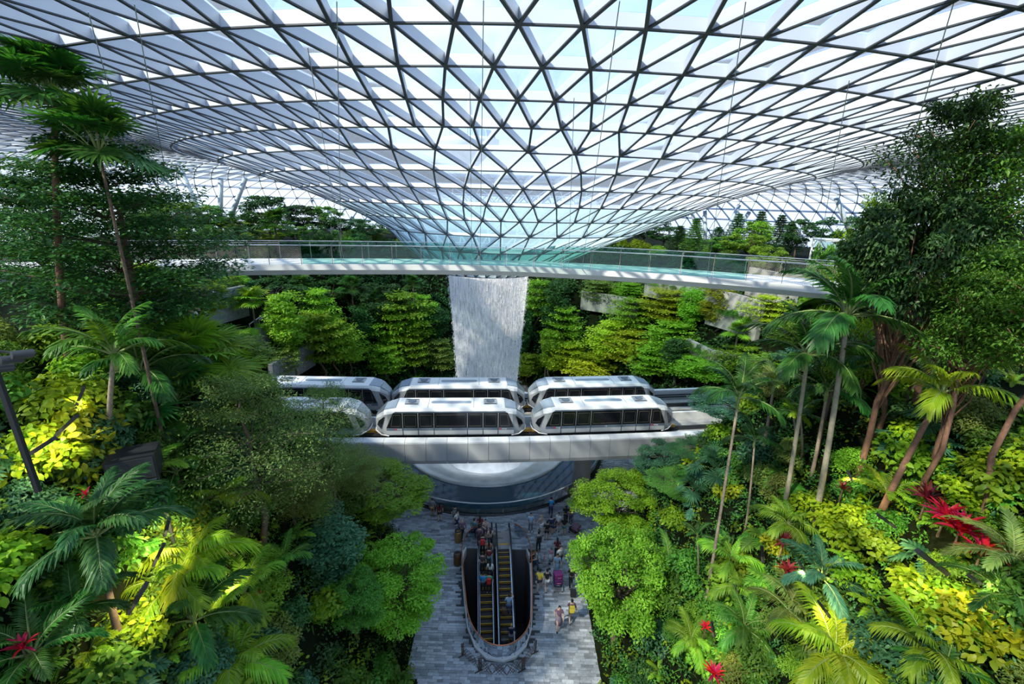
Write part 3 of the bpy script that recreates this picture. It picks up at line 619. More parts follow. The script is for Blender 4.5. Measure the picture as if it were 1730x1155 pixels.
# ---------------------------------------------------------------- terrace walls on the far banks
def terrace(pts, h, m, lab, t=.45, drop=.6):
    w = [ray_ground(*p) if len(p) == 2 else Vector(p) for p in pts]; w = [p+(Vector((CX, CY-8, 0))-Vector((p.x, p.y, 0))).normalized()*1.3 for p in w]; c = w[0].copy(); z = sum(p.z for p in w)/len(w); o = empty('terrace_wall', (c.x, c.y, z), label=lab, cat='wall', group='terrace walls on the far banks')
    nseg = 0
    for a, b_ in zip(w[:-1], w[1:]):
        L = (b_-a).length; n = max(1, round(L/2.4)); d = (b_-a).normalized(); d.z = 0
        for k in range(n):
            p, q = a.lerp(b_, k/n), a.lerp(b_, (k+1)/n); p.z = q.z = z; p = p-c+Vector((0, 0, c.z-z))*0; q = q-c; p.z = q.z = 0
            dd = (q-p).normalized()*.01
            MB().bar(p+dd+Vector((0, 0, (h-drop)/2)), q-dd+Vector((0, 0, (h-drop)/2)), t, h+drop).build('wall_panel', m, o)
    return w
TW1 = terrace([(285, 500), (340, 503), (398, 505)], 1.3, m_stone, 'upper dark grey terrace wall at the left, below the bridge')
TW2 = terrace([(318, 535), (360, 532), (405, 530)], 2.6, m_stone, 'tall dark terrace wall at the left, two people leaning above it')
TW3 = terrace([(-28.0, 40.6, 10), (-27.3, 43.4, 10), (-26.5, 49.4, 10)], 1.6, m_stone, 'lower left terrace wall running up to the stair')
TW4 = terrace([(-25.0, 42.4, 6.4), (-24.8, 45.5, 6.4), (-24.0, 50.5, 6.4)], 2.2, m_stone, 'lowest left terrace wall above the rear train')
TW5 = terrace([(1095, 500), (1160, 505), (1225, 500)], 1.6, m_stonelight, 'sunlit pale terrace wall high on the right bank')
TW6 = terrace([(1205, 545), (1255, 550), (1300, 555)], 3.4, m_stonelight, 'sunlit pale terrace wall in the middle of the right bank')
TW7 = terrace([(1170, 600), (1215, 610), (1280, 635)], 1.9, m_stonelight, 'sunlit pale walkway parapet low on the right bank')
TW8 = terrace([(1275, 490), (1330, 500), (1378, 505)], 2.4, m_stonelight, 'pale terrace wall behind the right end of the bridge')
TW9 = terrace([(985, 520), (1040, 518), (1085, 522)], 2.0, m_stonelight, 'pale wall between trees right of the waterfall')
# stair with white handrails, left bank
a, b_ = ray_ground(432, 562), ray_ground(476, 530)
st = empty('stair', (a.x, a.y, a.z), label='dark garden stair with white handrails on the left bank', cat='stair')
for k in range(12):
    p = (b_-a)*(k/12); MB().box(p+Vector((0, 0, .1)), (1.0, 2.0, .22), math.atan2((b_-a).y, (b_-a).x)).build('step', m_stone, st)
for o_ in (-.9, .9):
    MB().tube([Vector((0, o_, 1.2)), (b_-a)+Vector((0, o_, 1.2))], .06, 6).build('handrail', m_white, st)
    for k in range(5): p = (b_-a)*(k/4)+Vector((0, o_, 0)); MB().tube([p, p+Vector((0, 0, 1.2))], .03, 6).build('baluster', m_white, st)
# ---------------------------------------------------------------- glass lift on the upper deck, right
p = atZ(1400, 462, 18.6); lf = empty('glass_lift', (p.x, p.y, 18.3), -.35, label='glass lift housing with white frame above the right end of the bridge', cat='lift')
for sx in (-1, 1):
    for sy in (-1, 1): MB().box((sx*1.6, sy*1.2, 1.75), (.14, .14, 3.5)).build('corner_post', m_white, lf)
for z in (.1, 1.2, 2.35, 3.45):
    for sy in (-1, 1): MB().box((0, sy*1.2, z), (3.2, .1, .1)).build('rail', m_white, lf)
    for sx in (-1, 1): MB().box((sx*1.6, 0, z), (.1, 2.4, .1)).build('rail', m_white, lf)
for i in range(3):
    for j in range(3):
        MB().box((-1.05+1.05*i, -1.22, .65+1.12*j), (1.0, .02, 1.0)).build('pane', m_clearglass, lf); MB().box((-1.05+1.05*i, 1.22, .65+1.12*j), (1.0, .02, 1.0)).build('pane', m_clearglass, lf)
MB().box((0, 0, 3.53), (3.4, 2.6, .08)).build('roof', m_white, lf); MB().box((.4, 0, 1.2), (1.4, 1.6, 2.1)).build('cabin', m_steel, lf)
# ---------------------------------------------------------------- planter lights: black bars on arms, warm light on the plants
m_lamp = mat('warm_lens', (1, .9, .6), .5, emis=((1, .80, .35), 6.0))
def planter_light(px0, px1, lab, dist=None, energy=60):
    (x0, y0), (x1, y1) = px0, px1; g = ray_ground((x0+x1)/2, (y0+y1)/2); t = (g.y/ray((x0+x1)/2, (y0+y1)/2).y)*.90
    a, b_ = Vector((0, 0, CAMH))+ray(x0, y0)*t, Vector((0, 0, CAMH))+ray(x1, y1)*t; c = (a+b_)/2
    o = empty('planter_light', g, label=lab, cat='light', group='black planter lights on the slopes')
    up = Vector((0, 0, 1)); 
    w = max(.10, min(.2, (b_-a).length*.16)); MB().bar(a-g, b_-g, w, w*.7, up).build('housing', m_black, o)
    MB().bar(a-g+(b_-a)*.06-up*(w*.36), b_-g-(b_-a)*.06-up*(w*.36), w*.4, .008, up).build('lens', m_lamp, o)
    mb = MB(); mb.bar(a.lerp(b_, .25)-g, Vector((0, 0, .0)), .05, .05); mb.build('arm', m_black, o)
    L = bpy.data.lights.new('planter_lamp', 'SPOT'); L.energy = energy; L.color = (1, .84, .42); L.spot_size = math.radians(150); L.spot_blend = .6; L.shadow_soft_size = .15
    lo = obj('lamp', L, o, c-g-up*(w*.6)); side = Vector((-1 if g.x < 0 else 1, .1, -.75)) ; lo.rotation_euler = side.to_track_quat('-Z', 'Y').to_euler()
    return o
PLS = [((42, 772), (92, 740), 'below the dark palm at the left edge'), ((95, 735), (130, 702), 'above the yellow-lit vine'), ((127, 690), (143, 652), 'highest of the left chain, by the thin palm trunk'), ((278, 905), (286, 874), 'highest of the lower left chain'), ((259, 955), (277, 918), 'middle of the lower left chain'), ((217, 1035), (248, 985), 'lowest of the lower left chain'),
       ((390, 990), (393, 975), 'small, beside the arching green palm'), ((1482, 868), (1512, 890), 'above the crimson plants'), ((1550, 930), (1600, 968), 'below the crimson plants'), ((1636, 972), (1656, 984), 'right of the crimson plants'), ((1349, 948), (1364, 970), 'amid the right slope ferns'), ((1382, 1015), (1402, 1042), 'behind the big pale palm fronds'), ((1287, 922), (1289, 950), 'beside the slim leaning palm'), ((1432, 795), (1440, 812), 'upper right slope by the path'), ((1202, 1050), (1207, 1075), 'low on the right slope')]
for a, b_, w in PLS: planter_light(a, b_, 'black bar-shaped planter light '+w, energy=110 if a[0] < 200 else 210 if a[0] < 800 else 130)
# black loudspeaker box, left slope
g = ray_ground(225, 772); p = Vector((0, 0, CAMH)).lerp(g, .90); p = p+Vector((0, 0, -.2))
sb = empty('loudspeaker', (p.x, p.y, p.z-.55), .5, label='large black loudspeaker box on the left slope', cat='loudspeaker')
MB().box((0, 0, .55), (1.15, .85, .75)).build('cabinet', m_black, sb); MB().box((0, -.435, .55), (1.05, .03, .65)).build('grille', m_darksteel, sb)
MB().box((0, 0, .14), (1.0, .8, .05)).build('stand_plate', m_stone, sb)
for sx in (-1, 1): MB().tube([(sx*.45, 0, .12), (sx*.45, 0, -2.5)], .05, 8).build('stand_leg', m_darksteel, sb)
# black mast with three floodlights, left edge
p = atY(10, 625, 9.0); q = atY(-12, 470, 9.0)
ms = empty('floodlight_mast', (p.x-.15, p.y, p.z-2), label='black mast with three floodlights at the left edge', cat='floodlight')
MB().tube([(0, 0, -1), (-.15, 0, 4.6)], .07, 10).build('mast', m_black, ms)
for k, (px, py) in enumerate(((38, 598), (20, 607), (4, 622))):
    c = atY(px, py, 8.8)-ms.location; d = Vector((.5, .9, -.15)).normalized()
    fl = MB().tube([c-d*.16, c+d*.16], [.085, .095], 16).build('floodlight', m_darksteel, ms); MB().tube([c+d*.155, c+d*.175], .085, 16).build('lens', m_tglass, fl)
    MB().bar(c, Vector((-.03, 0, c.z)), .04, .04).build('bracket', m_black, ms)
p = atY(1686, 560, 14); q = atY(1738, 380, 13)
o = MB().tube([(0, 0, -2), q-p], .09, 10).build('mast', m_black, None, loc=p); tag(o, 'plain black slanting mast at the right edge', 'mast'); MB().tube([(q-p)*.4, (q-p)*.42], .13, 10).build('collar', m_darksteel, o)

# ---------------------------------------------------------------- plants: leaf materials
def leafmat(name, c1, c2, trans=.35, rough=.42, hue=.02):
    m = bpy.data.materials.new(name); m.use_nodes = True; n, l = m.node_tree.nodes, m.node_tree.links; b = n['Principled BSDF']
    oi = n.new('ShaderNodeObjectInfo'); gi = n.new('ShaderNodeNewGeometry'); mx = n.new('ShaderNodeMix'); mx.data_type = 'RGBA'
    mx.inputs['A'].default_value = (*c1, 1); mx.inputs['B'].default_value = (*c2, 1); l.new(gi.outputs['Random Per Island'], mx.inputs['Factor'])
    h = n.new('ShaderNodeHueSaturation'); mr = n.new('ShaderNodeMapRange'); mr.inputs['To Min'].default_value = .70; mr.inputs['To Max'].default_value = 1.35; l.new(oi.outputs['Random'], mr.inputs['Value'])
    m2 = n.new('ShaderNodeMapRange'); m2.inputs['To Min'].default_value = .5-hue; m2.inputs['To Max'].default_value = .5+hue; l.new(oi.outputs['Random'], m2.inputs['Value'])
    l.new(mr.outputs[0], h.inputs['Value']); l.new(m2.outputs[0], h.inputs['Hue']); l.new(mx.outputs['Result'], h.inputs['Color'])
    l.new(h.outputs[0], b.inputs['Base Color']); b.inputs['Roughness'].default_value = rough; b.inputs['Specular IOR Level'].default_value = .22
    t = n.new('ShaderNodeBsdfTranslucent'); g = n.new('ShaderNodeMix'); g.data_type = 'RGBA'; g.blend_type = 'MULTIPLY'; g.inputs['Factor'].default_value = 1; g.inputs['B'].default_value = (1.5, 1.35, .5, 1)
    l.new(h.outputs[0], g.inputs['A']); l.new(g.outputs['Result'], t.inputs[0]); ms = n.new('ShaderNodeMixShader'); ms.inputs[0].default_value = trans
    l.new(b.outputs[0], ms.inputs[1]); l.new(t.outputs[0], ms.inputs[2]); l.new(ms.outputs[0], n['Material Output'].inputs[0]); return m
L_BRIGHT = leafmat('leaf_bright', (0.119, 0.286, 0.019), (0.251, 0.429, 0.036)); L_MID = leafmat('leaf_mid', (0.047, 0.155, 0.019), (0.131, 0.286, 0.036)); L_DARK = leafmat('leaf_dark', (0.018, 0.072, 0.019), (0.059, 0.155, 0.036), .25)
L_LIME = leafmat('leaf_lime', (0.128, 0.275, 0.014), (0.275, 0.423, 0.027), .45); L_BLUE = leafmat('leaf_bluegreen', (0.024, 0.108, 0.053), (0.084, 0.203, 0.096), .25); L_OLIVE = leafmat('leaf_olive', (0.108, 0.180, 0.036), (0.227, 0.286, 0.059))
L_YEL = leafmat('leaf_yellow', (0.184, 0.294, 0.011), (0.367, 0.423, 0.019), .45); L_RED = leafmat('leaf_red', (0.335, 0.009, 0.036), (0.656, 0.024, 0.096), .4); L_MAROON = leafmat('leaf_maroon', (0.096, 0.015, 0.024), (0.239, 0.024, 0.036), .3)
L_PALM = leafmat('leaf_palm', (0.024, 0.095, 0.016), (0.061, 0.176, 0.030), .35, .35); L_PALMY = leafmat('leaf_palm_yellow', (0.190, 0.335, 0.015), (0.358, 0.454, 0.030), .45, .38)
L_FARY = leafmat('leaf_sunlit_yellow', (.26, .38, .02), (.48, .54, .05), .45); L_FARG = leafmat('leaf_sunlit_green', (.15, .32, .025), (.30, .48, .05), .45)  # brightened leaf copies: sunlight on the far-bank trees is put into the colour
L_SAGE = leafmat('leaf_sage', (.085, .19, .04), (.20, .33, .085), .35)
m_bark = mat('bark_brown', (.11, .075, .05), .85, noise=(9, .35)); m_barkp = mat('bark_pale', (.27, .21, .15), .8, noise=(12, .3)); m_barkr = mat('bark_red', (.17, .085, .05), .8, noise=(10, .3))
def ringbark(name, c):
    m = mat(name, c, .75, noise=(8, .2)); n, l = m.node_tree.nodes, m.node_tree.links; w = n.new('ShaderNodeTexWave'); w.bands_direction = 'Z'; w.inputs['Scale'].default_value = 2.6; w.inputs['Distortion'].default_value = .6
    t = n.new('ShaderNodeTexCoord'); l.new(t.outputs['Object'], w.inputs['Vector']); bp = n.new('ShaderNodeBump'); bp.inputs['Strength'].default_value = .6; l.new(w.outputs['Fac'], bp.inputs['Height']); l.new(bp.outputs[0], n['Principled BSDF'].inputs['Normal']); return m
m_ring = ringbark('palm_bark', (.26, .23, .16)); m_ringg = ringbark('palm_bark_green', (.20, .26, .08))
# ---------------------------------------------------------------- leaf clouds
T2 = (np.array([(0, 0, 0), (.45, .5, .10), (1, 0, -.06), (.45, -.5, .10)]), np.array([(0, 2, 1), (0, 3, 2)]))
T6 = (np.array([(0, 0, 0), (.28, .42, .10), (.28, -.42, .10), (.62, .44, .06), (.62, -.44, .06), (1, 0, -.16), (.32, 0, .02), (.66, 0, -.01)]), np.array([(0, 6, 1), (0, 2, 6), (6, 3, 1), (6, 7, 3), (6, 4, 7), (6, 2, 4), (7, 5, 3), (7, 4, 5)]))
def cloud(Pp, D, U, L, wr, T):
    Pp, D, U = (np.asarray(a, float) for a in (Pp, D, U)); n = len(Pp)
    x = D/np.maximum(np.linalg.norm(D, axis=1, keepdims=True), 1e-6); z = U-x*np.sum(U*x, 1, keepdims=True); z /= np.maximum(np.linalg.norm(z, axis=1, keepdims=True), 1e-6); y = np.cross(z, x)
    L = np.broadcast_to(np.asarray(L, float), (n,))[:, None, None]; t = T[0]
    V = Pp[:, None, :]+L*(x[:, None, :]*t[None, :, 0, None]+y[:, None, :]*(t[None, :, 1, None]*wr)+z[:, None, :]*t[None, :, 2, None])
    k = len(t); F = (np.arange(n)*k)[:, None, None]+T[1][None]; return V.reshape(-1, 3), F.reshape(-1, 3)
def merge(parts):
    vs, fs, b = [], [], 0
    for V, F in parts: vs.append(V); fs.append(F+b); b += len(V)
    return np.concatenate(vs), np.concatenate(fs)
def unit(n, g): v = g.normal(size=(n, 3)); return v/np.linalg.norm(v, axis=1, keepdims=True)
def puffs(C, R, n, leaf, wr, T, g, flat=.75, upb=.5, droop=.2):
    """leaves on the outer shells of small leafy puffs"""
    C = np.asarray(C, float); R = np.asarray(R, float); idx = g.integers(0, len(C), n); u = unit(n, g); u[:, 2] = np.abs(u[:, 2])*np.where(g.random(n) < .78, 1, -1)
    rr = R[idx]*(.55+.5*g.random(n)); Pp = C[idx]+u*rr[:, None]*np.array([1, 1, flat]); Nn = u+np.array([0, 0, upb])+unit(n, g)*.45
    D = np.cross(Nn, unit(n, g))+u*.7-np.array([0, 0, droop]); return cloud(Pp, D, Nn, leaf*g.uniform(.7, 1.3, n), wr, T)
# ---------------------------------------------------------------- tree templates: (branches mesh, foliage mesh, height, trunk radius)
def limb(mb, p, q, r0, r1, g, n=6, sag=0.0, seg=4):
    p, q = np.array(p, float), np.array(q, float); pts = []
    for i in range(seg+1):
        t = i/seg; w = g.normal(size=3)*np.linalg.norm(q-p)*.03*(0 < i < seg); pts.append(p+(q-p)*t+w+np.array([0, 0, sag*4*t*(1-t)]))
    mb.tube(pts, [r0+(r1-r0)*i/seg for i in range(seg+1)], n); return pts
def t_tier(seed, H=8.0, R=3.0, nt=5, n=9000, leaf=.15, wr=.5, h0=.38, T=T2, thick=.11):
    g = np.random.default_rng(seed); mb = MB(); limb(mb, (0, 0, -.4), (.2*g.normal(), .2*g.normal(), H*.97), .16, .03, g, 8, seg=7); C, Rr = [], []
    for i in range(nt):
        t = i/(nt-1); z = H*(h0+(1-h0)*t**.9)*.97; rad = R*(.62+.38*math.sin(PI*min(1, .22+.62*t)))*(1-.45*max(0, t-.55)/.45)*(.8+.3*g.random()); nb = max(4, int(8-3*t)); a0 = g.random()*6.28
        for b in range(nb):
            a = a0+b*2*PI/nb+g.normal()*.2; L = rad*(.75+.4*g.random()); tip = np.array([L*math.cos(a), L*math.sin(a), z+.12*L+g.normal()*.12]); limb(mb, (0, 0, z-.35-.12*L), tip, .045*(1-.5*t), .012, g, 4, .05)
            for s in np.linspace(.35, 1.02, 5):
                for o in (-1, 0, 1):
                    if o and g.random() < .35: continue
                    sp = o*.30*L*s; C.append([L*s*math.cos(a)-sp*math.sin(a), L*s*math.sin(a)+sp*math.cos(a), z-.3*(1-s)+.12*L*s+g.normal()*.09]); Rr.append(.20+.14*L)
    C, Rr = np.array(C), np.array(Rr); idx = g.integers(0, len(C), n); r = Rr[idx]*np.sqrt(g.random(n)); a = g.random(n)*2*PI
    Pp = C[idx]+np.stack([r*np.cos(a), r*np.sin(a), g.normal(size=n)*thick*Rr[idx]*1.6+.02], 1)
    D = np.stack([np.cos(a), np.sin(a), g.normal(size=n)*.25-.1], 1)+unit(n, g)*.5; U = np.array([0, 0, 1])+unit(n, g)*.45
    return mb, cloud(Pp, D, U, leaf*g.uniform(.7, 1.35, n), wr, T), H
def t_round(seed, H=7.0, R=2.7, n=15000, leaf=.15, wr=.5, npf=85, base=.30, T=T2):
    g = np.random.default_rng(seed); mb = MB(); zc = H*(base+1)/2; hz = H*(1-base)/2; limb(mb, (0, 0, -.4), (0, 0, H*.55), .17, .09, g, 8, seg=5); C, Rr = [], []
    for k in range(npf):
        u = unit(1, g)[0]; u[2] = u[2]*.9+.12; s = .62+.38*g.random()**.5; lob = 1+.14*math.sin(3*math.atan2(u[1], u[0])+seed)
        c = np.array([u[0]*R*s*lob, u[1]*R*s*lob, zc+u[2]*hz*s]); C.append(c); Rr.append(R*g.uniform(.12, .24))
        if k % 3 == 0: limb(mb, (0, 0, H*(.28+.25*g.random())), c, .05, .012, g, 4)
    return mb, puffs(C, Rr, n, leaf, wr, T, g, .62, .7), H
def t_column(seed, H=8.0, R=1.25, n=8000, leaf=.2, wr=.5, base=.22, T=T2):
    g = np.random.default_rng(seed); mb = MB(); limb(mb, (0, 0, -.4), (0, 0, H*.9), .12, .03, g, 7, seg=6); C, Rr = [], []
    for k in range(60):
        t = g.random(); z = H*(base+(1-base)*t); r = R*math.sin(PI*min(1, .18+.82*(1-t)))**.7*.8; a = g.random()*6.28; s = g.random()**.4; C.append((r*s*math.cos(a), r*s*math.sin(a), z)); Rr.append(R*g.uniform(.28, .5))
    return mb, puffs(C, Rr, n, leaf, wr, T, g, .9, .35), H
def t_conifer(seed, H=5.0, R=1.1, n=6000):
    g = np.random.default_rng(seed); mb = MB(); limb(mb, (0, 0, -.3), (0, 0, H), .08, .01, g, 6, seg=4); Pp, D = [], []
    for i in range(15):
        t = i/14; z = H*(.16+.82*t); L = R*(1-.88*t)*(.85+.3*g.random())
        for b in range(8):
            a = b*PI/4+i*.4+g.normal()*.1; d = np.array([math.cos(a), math.sin(a), .18]); limb(mb, (0, 0, z), d*L+np.array([0, 0, z]), .015, .005, g, 3, -.04, 2); m = n//120; s = g.random(m)**.7
            Pp.append(np.array([0, 0, z])+d[None]*(L*s)[:, None]+unit(m, g)*.06); D.append(d[None]*.5+unit(m, g)*.9+np.array([0, 0, .3]))
    Pp, D = np.concatenate(Pp), np.concatenate(D); return mb, cloud(Pp, D, unit(len(Pp), g), .17*g.uniform(.6, 1.3, len(Pp)), .22, T2), H
def t_bush(seed, H=1.3, R=1.0, n=2200, leaf=.145, wr=.45, T=T6, npf=16):
    g = np.random.default_rng(seed); mb = MB(); C, Rr = [], []
    for k in range(npf):
        u = unit(1, g)[0]; u[2] = abs(u[2]); s = .45+.55*g.random(); c = np.array([u[0]*R*s*.8, u[1]*R*s*.8, .1+u[2]*H*.72*s]); C.append(c); Rr.append(R*g.uniform(.28, .45)); limb(mb, (c[0]*.2, c[1]*.2, -.2), c, .018, .008, g, 4, seg=2)
    return mb, puffs(C, Rr, n, leaf, wr, T, g, .8, .55, .35), H
TPL = {}
def tpl(kind, f, seeds, leafm, bark, part='foliage', **k):
    L = []
    for s in seeds:
        mb, (V, F), H = f(s, **k); L.append((mb.mesh(kind+'_branches', bark, True), npmesh(kind+'_foliage', V, F, leafm), H))
    TPL[kind] = L
tpl('tier', t_tier, (1, 2, 3, 4), L_BRIGHT, m_bark)
tpl('tierfar', t_tier, (5, 6, 7, 8), L_BRIGHT, m_bark, n=4200, leaf=.34, nt=5, h0=.40, thick=.10)
tpl('tierhigh', t_tier, (15, 16), L_MID, m_barkr, n=12000, leaf=.16, nt=5, h0=.66, R=2.4, thick=.18)
tpl('tierfine', t_tier, (11, 12, 13), L_MID, m_bark, R=3.3, nt=6, n=26000, leaf=.10, h0=.42, thick=.16)
tpl('tierdark', t_tier, (21, 22), L_DARK, m_bark, R=2.7, nt=7, n=30000, leaf=.15, h0=.30, thick=.18)
tpl('round', t_round, (31, 32, 33), L_BRIGHT, m_bark, n=23000, leaf=.155, npf=120)
tpl('roundhigh', t_round, (34, 35), L_DARK, m_barkr, n=20000, leaf=.155, npf=110, base=.60)
tpl('roundfar', t_round, (36, 37, 38), L_MID, m_bark, n=7000, leaf=.26, npf=55)
tpl('column', t_column, (41, 42, 43), L_MID, m_barkp)
tpl('conifer', t_conifer, (51, 52, 53), L_DARK, m_bark)
tpl('bush', t_bush, (61, 62, 63, 64), L_DARK, m_bark)
tpl('bushfine', t_bush, (66, 67, 68), L_MID, m_bark, n=4200, leaf=.10, T=T2, npf=22)
tpl('vine', t_bush, (71, 72, 73, 74), L_YEL, m_bark, n=900, leaf=.19, wr=.6, H=1.0, R=1.1)
PLANTS = []      # (root, kind words, region) are labelled at the end
def plant(kind, base, H, leafm=None, rz=None, name='tree', words=None, region='', cat='tree', var=None, sxy=1.0, trunk='branches'):
    L = TPL[kind]; i = var if var is not None else random.randrange(len(L)); bm_, fm, h = L[i % len(L)]; s = H/h
    r = empty(name, base, random.random()*6.28 if rz is None else rz); r.scale = (s*sxy, s*sxy, s)
    obj(trunk, bm_, r); f = obj('foliage', fm, r); f['kind'] = 'stuff'
    if leafm is not None: f.material_slots[0].link = 'OBJECT'; f.material_slots[0].material = leafm
    PLANTS.append((r, words or name.replace('_', ' '), region, cat)); return r
# ---------------------------------------------------------------- palm fronds and big leaves
def blade(mbV, mbF, p, d, up, L, w, droop=0.0, seg=2):
    """a folded tapering leaflet strip appended to lists"""
    p, d, up = Vector(p), Vector(d).normalized(), Vector(up); y = up.cross(d).normalized(); up = d.cross(y); b = len(mbV); prof = [.35, 1.0, .75, 0][:] if seg == 3 else [.45, 1.0, 0]
    m = len(prof)
    for i, k in enumerate(prof):
        t = i/(m-1); c = p+d*(L*t)-Vector((0, 0, 1))*(droop*L*t*t)
        if k == 0: mbV.append(c)
        else: mbV += [c+y*w*k*.5+up*w*.12, c-y*w*k*.5+up*w*.12, c]
    for i in range(m-2): o = b+3*i; mbF += [(o, o+2, o+5), (o, o+5, o+3), (o+2, o+1, o+4), (o+2, o+4, o+5)]
    o = b+3*(m-2); mbF += [(o, o+2, o+3), (o+2, o+1, o+3)]
def rachis(L, up, droop, n=14):
    pts = []; a = up; p = Vector((0, 0, 0))
    for i in range(n+1): pts.append(p.copy()); a2 = a-droop*(i/n)**1.3; p = p+Vector((math.cos(a2), 0, math.sin(a2)))*(L/n)
    return pts
def frond_mesh(name, L, leafm, up=1.0, droop=1.5, n=26, ll=.42, lw=.045, stalk=.18, ang=.9, ldroop=.35, vee=.25, seed=0, rise=0.0):
    g = random.Random(seed); pts = rachis(L, up, droop); V, F = [], []
    mb = MB(); mb.tube(pts, [max(.004, .018*L*(1-i/len(pts))) for i in range(len(pts))], 4)
    for i in range(n):
        t = stalk+(1-stalk)*i/(n-1); q = t*(len(pts)-1); k = min(int(q), len(pts)-2); p = pts[k].lerp(pts[k+1], q-k); d = (pts[k+1]-pts[k]).normalized(); nrm = Vector((-d.z, 0, d.x))
        s = math.sin(PI*min(1, .16+.84*(1-abs(t-.45)/.62)*.5+.0)); s = max(.35, min(1, 1.25*math.sin(PI*(.12+.80*t))))
        for sg in (-1, 1):
            a = ang*(1-.45*t)+g.uniform(-.07, .07); dd = d*math.cos(a)+Vector((0, sg, 0))*math.sin(a)+nrm*(vee+g.uniform(-.08, .08)); blade(V, F, p, dd, nrm, ll*L*s*g.uniform(.9, 1.1)*.5, lw*L*.6, ldroop+g.uniform(-.1, .1))
    b = len(mb.V); mb.V += [tuple(v) for v in V]; mb.F += [tuple(b+i for i in f) for f in F]; mb.I += [1]*len(F)
    return mb.mesh(name, [m_ringg, leafm])
def fan_mesh(name, leafm, R=.9, pet=1.0, n=26, spread=2.6, up=.7, seed=0):
    g = random.Random(seed); mb = MB(); e = Vector((math.cos(up), 0, math.sin(up)))*pet; mid = e*.5+Vector((0, 0, .06)); mb.tube([(0, 0, 0), mid, e], [.02, .014, .012], 4); V, F = [], []; d0 = Vector((math.cos(up-.5), 0, math.sin(up-.5))); nr = Vector((-d0.z, 0, d0.x))
    for i in range(n):
        a = -spread+2*spread*i/(n-1); d = d0*math.cos(a)+Vector((0, 1, 0))*math.sin(a)+nr*(.18+.05*(i % 2)); blade(V, F, e, d, nr, R*(1-.18*abs(a)/spread)*g.uniform(.92, 1.08), .115*R, .22+g.uniform(0, .15), 3)
    b = len(mb.V); mb.V += [tuple(v) for v in V]; mb.F += [tuple(b+i for i in f) for f in F]; mb.I += [1]*len(F); return mb.mesh(name, [m_ringg, leafm])
def split_leaf(name, leafm, R=.5, pet=.5, up=.9, seed=0):
    g = random.Random(seed); mb = MB(); e = Vector((math.cos(up), 0, math.sin(up)))*pet; mb.tube([(0, 0, 0), e*.55+Vector((0, 0, .04)), e], .011, 4); V, F = [], []; d0 = Vector((math.cos(up-1.15), 0, math.sin(up-1.15))); nr = Vector((-d0.z, 0, d0.x)); N = 8
    for i in range(N):
        t = i/(N-1); p = e+d0*(R*1.25*(t*.85-.12))-Vector((0, 0, .18*R*t*t)); Lb = R*.78*max(.32, math.sin(PI*(.22+.66*t)))
        for sg in (-1, 1): a = 1.55-.95*t; blade(V, F, p, d0*math.cos(a)+Vector((0, sg, 0))*math.sin(a)+nr*.12, nr, Lb*g.uniform(.9, 1.1), .26*R*(1-.3*t), .25, 3)
    blade(V, F, e+d0*R*.85, d0, nr, R*.5, .2*R, .4, 3); blade(V, F, e-d0*R*.1, d0, nr, R*1.1, .30*R, .15, 3)
    b = len(mb.V); mb.V += [tuple(v) for v in V]; mb.F += [tuple(b+i for i in f) for f in F]; mb.I += [1]*len(F); return mb.mesh(name, [m_ringg, leafm])
def strap_mesh(name, leafm, L=.6, w=.11, up=1.0, droop=1.1):
    pts = rachis(L, up, droop, 5); V, F = [], []; prof = [.35, .8, 1, .85, .5, 0]; mb = MB()
    for i, (p, k) in enumerate(zip(pts, prof)):
        nr = Vector((-math.sin(up), 0, math.cos(up)))
        V += [p+Vector((0, w*k*.5, .14*w)), p, p+Vector((0, -w*k*.5, .14*w))]
    for i in range(5): o = 3*i; F += [(o, o+1, o+4, o+3), (o+1, o+2, o+5, o+4)]
    return mb.add(V, F).mesh(name, leafm, True)
FR = {'feather': [frond_mesh('frond', 2.2, L_PALM, u, d, n=30, ll=.42, seed=i) for i, (u, d) in enumerate(((1.25, 1.5), (.9, 1.5), (.5, 1.3)))],
      'featherdark': [frond_mesh('frond', 2.2, L_PALM, u, d, n=26, ll=.58, lw=.075, vee=.1, ang=.75, ldroop=.5, seed=i) for i, (u, d) in enumerate(((1.35, 1.2), (1.0, 1.5), (.45, 1.3)))],
      'lush': [frond_mesh('frond', 2.0, L_PALMY, u, d, n=34, ll=.62, lw=.045, ldroop=.75, seed=i) for i, (u, d) in enumerate(((1.3, 1.3), (1.0, 1.6), (.6, 1.5)))],
      'fern': [frond_mesh('frond', 1.0, L_BRIGHT, u, d, n=20, ll=.36, lw=.08, stalk=.08, ang=1.25, vee=.05, ldroop=.15, seed=i) for i, (u, d) in enumerate(((1.1, 1.3), (.8, 1.3), (.5, 1.2)))],
      'fan': [fan_mesh('frond', L_PALM, up=u, seed=i) for i, u in enumerate((1.25, .75, .1))],
      'fanlush': [fan_mesh('frond', L_BRIGHT, up=u, seed=i+5) for i, u in enumerate((1.25, .75, .2))],
      'split': [split_leaf('leaf', L_MID, up=u, seed=i) for i, u in enumerate((1.35, .95, .55))],
      'splitdark': [split_leaf('leaf', L_BLUE, up=u, seed=i) for i, u in enumerate((1.35, .95, .55))],
      'strapred': [strap_mesh('leaf', L_RED, up=u) for u in (1.4, 1.0, .6)], 'strapmaroon': [strap_mesh('leaf', L_MAROON, up=u) for u in (1.4, 1.0, .6)],
      'strapgreen': [strap_mesh('leaf', L_MID, L=.95, w=.06, up=u) for u in (1.4, 1.0, .6)], 'paddle': [strap_mesh('leaf', L_LIME, L=.7, w=.2, up=u, droop=1.4) for u in (1.3, 1.0, .7)]}
